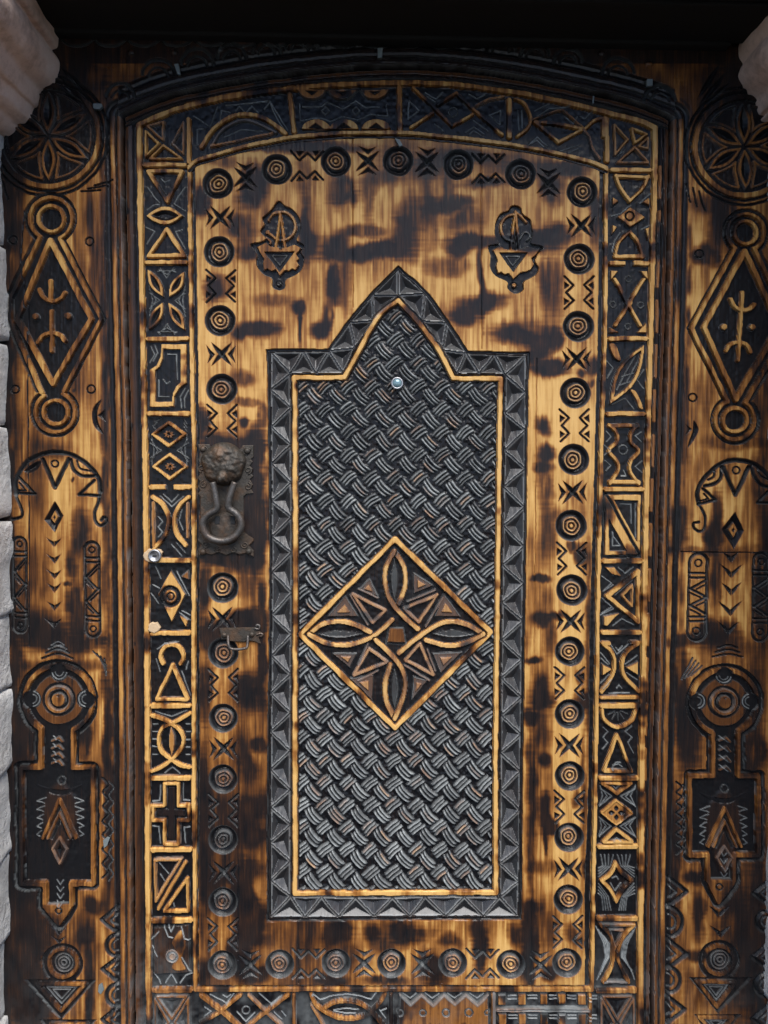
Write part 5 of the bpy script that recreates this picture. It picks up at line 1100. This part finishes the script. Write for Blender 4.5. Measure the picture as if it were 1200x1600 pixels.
# small bail handle
hz = Z(300, 880, 5)
hp = add('small_handle', plate(hz((215, 505), (500, 500), (540, 540), (560, 560), (520, 575), (540, 625), (490, 605), (440, 600), (410, 612), (300, 605), (270, 590), (230, 590), (225, 545)), 0, 3, .8), IRON, DOOR, False, label='small dark iron pull with curled end')
add('bail', tube([W(x, y, h) for (x, y), h in zip(sm(hz((285, 560), (292, 620), (310, 655), (360, 662), (415, 655), (438, 640), (440, 560)), n=5), np.interp(np.linspace(0, 1, 31), [0, .2, .8, 1], [4, 10, 10, 4]))], PX*2.3, 8), RING_IRON, hp)
add('hinge_scroll', tube([W(x, y, 4) for x, y in sm(hz((490, 505), (525, 510), (530, 485), (510, 478), (505, 490)), n=5)], PX*1.8, 8), RING_IRON, hp)
add('hinge_scroll', tube([W(x, y, 4) for x, y in sm(hz((505, 555), (535, 545), (555, 552), (540, 570)), n=5)], PX*1.7, 8), RING_IRON, hp)
for q in hz((255, 560), (470, 555)): add('nail', discs(*q, [(4.2, 2.5), (3.8, 5), (2, 6), (0, 6.4)], 12), IRON, hp)
# lock cylinder in splintered wood
def splinter(cx, cy, rx, ry, seed, hh):
    r_ = random.Random(seed); pts = [(cx + rx*math.cos(a)*r_.uniform(.75, 1.2), cy + ry*math.sin(a)*r_.uniform(.7, 1.15)) for a in np.linspace(0, 6.28, 17)[:-1]]
    return plate(pts, -5, hh, 1.2)
add('splintered_wood', splinter(239, 868, 15, 12, 3, 1.0), RAWWOOD, DOOR, False, label='pale broken wood around the lock')
lk = add('lock_cylinder', discs(242.5, 868, [(10.2, 0), (10.2, 4), (9.4, 5), (7.6, 5.2), (7.2, 4.2), (0, 4.2)]), CHROME, DOOR, label='round steel lock cylinder')
add('keyway', plate([(239.5, 866.8), (246, 866.8), (246, 870), (239.5, 870)], 4, 4.8, .3), DARKHOLE, lk, False)
add('splintered_wood', splinter(241, 981, 10, 9, 9, 1.2), RAWWOOD, DOOR, False, label='pale splintered patch below the lock')
ps = add('peephole', discs(620.5, 599, [(9.6, -6), (9.6, 3.2), (8.6, 4.2), (7.2, 3.6)]), CHROME, DOOR, label='round peephole with glass lens')
add('lens', discs(620.5, 599, [(7.3, 2.6), (5.5, 4.6), (3, 5.6), (0, 6)]), GLASS, ps)
# clips, nails and flecks of plastic left on the wood
def chipbit(name, pts, base, h, m, parent, label=None): 
    b = bmesh.new(); lo = [b.verts.new(W(*q, -.5, base)) for q in pts]; hi = [b.verts.new(W(*q, h, base)) for q in pts]; n = len(pts)
    for k in range(n): b.faces.new((lo[k], lo[(k + 1) % n], hi[(k + 1) % n], hi[k]))
    b.faces.new(hi); return add(name, b, m, parent, False, label)
for pts in ([(273, 103), (280, 102), (283, 119), (279, 119)], [(590, 78), (598, 77), (597, 93), (590, 93)], [(1009, 126), (1018, 126), (1018, 136), (1009, 137)], [(147, 164), (160, 164), (162, 168), (157, 173), (148, 172)]):
    chipbit('cable_clip', pts, FB, 5, WHITE, FRAME)
chipbit('cable_clip', [(617, 218), (624, 220), (629, 229), (624, 231)], 0, 5, WHITE, DOOR)
chipbit('cable_clip', [(925.5, 151), (927.5, 151), (927, 163), (925, 163)], 0, 3, WHITE, DOOR)
chipbit('paint_fleck', [(162, 1312), (168, 1307), (172, 1309), (168, 1320), (163, 1324)], FB, 2.5, WHITE, FRAME)
chipbit('paint_fleck', [(155, 1538), (160, 1535), (163, 1545), (158, 1552), (154, 1548)], FB, 2.5, WHITE, FRAME)
# solid wood behind the carved faces
def boxw(x0, x1, y0, y1, h0, h1, base=0.0):
    b = bmesh.new(); vs = [b.verts.new(W(x, y, h, base)) for h in (h0, h1) for x, y in ((x0, y0), (x1, y0), (x1, y1), (x0, y1))]
    for f in ((0, 1, 2, 3), (7, 6, 5, 4), (0, 4, 5, 1), (1, 5, 6, 2), (2, 6, 7, 3), (3, 7, 4, 0)): b.faces.new([vs[k] for k in f])
    return b
add('core_board', boxw(215, 1010, 190, 1664, -60, -22), DARKWOOD, DOOR, False)

# ------------------------------------------------------------------ stonework
from mathutils import noise as mnoise
def rough_block(x0, x1, y0, y1, z0, z1, seed, amp=.006, n=(7, 9, 7), rad=.012):
    """a hewn stone: box with rounded arrises and an uneven face"""
    b = bmesh.new(); C = Vector(((x0 + x1)/2, (y0 + y1)/2, (z0 + z1)/2)); hx, hy, hz_ = (x1 - x0)/2, (y1 - y0)/2, (z1 - z0)/2
    vd = {}
    def V(i, j, k):
        key = (i, j, k)
        if key in vd: return vd[key]
        p = Vector((-hx + 2*hx*i/n[0], -hy + 2*hy*j/n[1], -hz_ + 2*hz_*k/n[2]))
        q = Vector((max(-hx + rad, min(hx - rad, p.x)), max(-hy + rad, min(hy - rad, p.y)), max(-hz_ + rad, min(hz_ - rad, p.z))))
        d = p - q
        if d.length > 1e-6: p = q + d.normalized()*rad
        s = C + p
        p = p + mnoise.noise_vector(s*11 + Vector((seed, 0, 0)))*amp + mnoise.noise_vector(s*34 + Vector((0, seed, 0)))*amp*.45
        vd[key] = b.verts.new(C + p); return vd[key]
    for ax in range(3):
        A, B = [(1, 2), (0, 2), (0, 1)][ax]
        for e in (0, n[ax]):
            for i in range(n[A]):
                for j in range(n[B]):
                    def idx(a_, b_):
                        k = [0, 0, 0]; k[ax] = e; k[A] = a_; k[B] = b_; return V(*k)
                    b.faces.new((idx(i, j), idx(i + 1, j), idx(i + 1, j + 1), idx(i, j + 1)))
    return b
def jamb(side, courses, xf, label):
    J = empty('stone_jamb', W(xf(1600), 1700, 0, FB) - Vector((.16 if side < 0 else -.16, 0, 0)), label, 'stone jamb')
    jx = [W(xf((a + b)/2), (a + b)/2, 0, FB).x for a, b in zip(courses, courses[1:])]
    for k, (ya, yb) in enumerate(zip(courses, courses[1:])):
        za, zb = W(600, ya, 0, FB).z, W(600, yb, 0, FB).z
        x = jx[k] + random.uniform(-.0015, .0015)
        x0, x1 = (x - .30, x) if side < 0 else (x, x + .30)
        add('stone_block', rough_block(x0, x1, -.42, .03, zb + .0015, za - .0015, 3.7*k + (0 if side < 0 else 50), .0065, (8, 20, 16), .006), STONE_J, J)
    # mortar core behind the joints
    zt, zbm = W(600, courses[0], 0, FB).z, W(600, courses[-1], 0, FB).z
    xx = min(jx) if side < 0 else max(jx); b = bmesh.new()
    x0, x1 = (xx - .29, xx - .007) if side < 0 else (xx + .007, xx + .29)
    vs = [b.verts.new((x, y, z)) for z in (zbm, zt) for x, y in ((x0, -.40), (x1, -.40), (x1, .02), (x0, .02))]
    for f in ((0, 1, 2, 3), (7, 6, 5, 4), (0, 4, 5, 1), (1, 5, 6, 2), (2, 6, 7, 3), (3, 7, 4, 0)): b.faces.new([vs[q] for q in f])
    add('mortar', b, MORTAR, J, False)
jamb(-1, [214, 395, 541, 673, 816, 961, 1076, 1200, 1330, 1460, 1580, 1720], lambda y: np.interp(y, [200, 300, 400, 600, 700, 900, 1100, 1400, 1480, 1560, 1620], [3, 4, 9, 12, 15, 16, 18, 17, 10, 6, 16]), 'pale grey stone jamb of hewn blocks left of the carved frame')
jamb(1, [190, 350, 520, 690, 850, 1010, 1180, 1300, 1430, 1560, 1720], lambda y: np.interp(y, [190, 600, 1200, 1300, 1500, 1600], [1206, 1206, 1203, 1200, 1196, 1194]), 'pale grey stone jamb of hewn blocks right of the carved frame')
# black patches of tar along the left edge, where stone meets wood
def bracket(prof, side, label, seed):
    """moulded impost: the profile (photo measure on the door plane) carried out towards the viewer"""
    pr = sm(prof, n=5); n = 34; b = bmesh.new(); rows = []
    for j in range(n + 1):
        yv = .012 - .46*(j/n)
        row = []
        for i, q in enumerate(pr):
            p = W(*q, 0, FB); p.y = yv
            e = mnoise.noise_vector(Vector((p.x*16, p.y*7, p.z*16)) + Vector((seed, 0, 0)))*.006 + mnoise.noise_vector(Vector((p.x*60, p.y*40, p.z*60)))*.0022
            row.append(b.verts.new(p + Vector((e.x, 0 if j in (0,) else e.y, e.z))))
        rows.append(row)
    for A, B in zip(rows, rows[1:]):
        for i in range(len(pr) - 1): b.faces.new((A[i], A[i + 1], B[i + 1], B[i]))
    b.faces.new(rows[0]); b.faces.new(rows[-1][::-1])
    A, B = rows[0], rows[-1]
    for j in range(n): b.faces.new((rows[j][0], rows[j + 1][0], rows[j + 1][-1], rows[j][-1]))
    o = add('stone_bracket', b, STONE_L, None, True, label); o['category'] = 'stone bracket'; o['kind'] = 'thing'
    return o
bl = bracket([(-120, 30), (60, 36), (90, 45), (94, 62), (93, 76), (84, 80), (91, 90), (95, 104), (91, 121), (80, 134), (65, 141), (61, 152), (57, 165), (50, 168), (46, 174), (42, 186), (33, 192), (25, 195), (20, 203), (10, 209), (-10, 213), (-120, 216)], -1, 'moulded pinkish stone bracket at the upper left corner of the frame', 1)
br = bracket([(1330, 40), (1190, 46), (1162, 55), (1155, 72), (1156, 88), (1162, 98), (1157, 106), (1155, 118), (1159, 132), (1169, 147), (1179, 158), (1182, 168), (1185, 179), (1194, 180), (1199, 190), (1330, 196)], 1, 'moulded pinkish stone bracket at the upper right corner of the frame', 9)
# lintel: dark timber soffit carried out over the door
LT = empty('lintel', W(600, 66, 0, FB), 'black timber lintel overhanging the top of the carved frame', 'lintel')
zb = W(600, 64, 0, FB).z
def box3(x0, x1, y0, y1, z0, z1):
    b = bmesh.new(); vs = [b.verts.new((x, y, z)) for z in (z0, z1) for x, y in ((x0, y0), (x1, y0), (x1, y1), (x0, y1))]
    for f in ((3, 2, 1, 0), (4, 5, 6, 7), (0, 1, 5, 4), (1, 2, 6, 5), (2, 3, 7, 6), (3, 0, 4, 7)): b.faces.new([vs[k] for k in f])
    bmesh.ops.bevel(b, geom=list(b.edges), offset=.004, segments=2, profile=.6, affect='EDGES'); return b
for k in range(2): add('beam', box3(-.95, .95, -.13 - .11*k, -.022 - .11*k, zb + .004*k, zb + .25), DARKWOOD, LT, False)
add('lip_moulding', box3(-.60, .60, -.030, .03, zb - .006, zb + .1), DARKWOOD, LT, False)
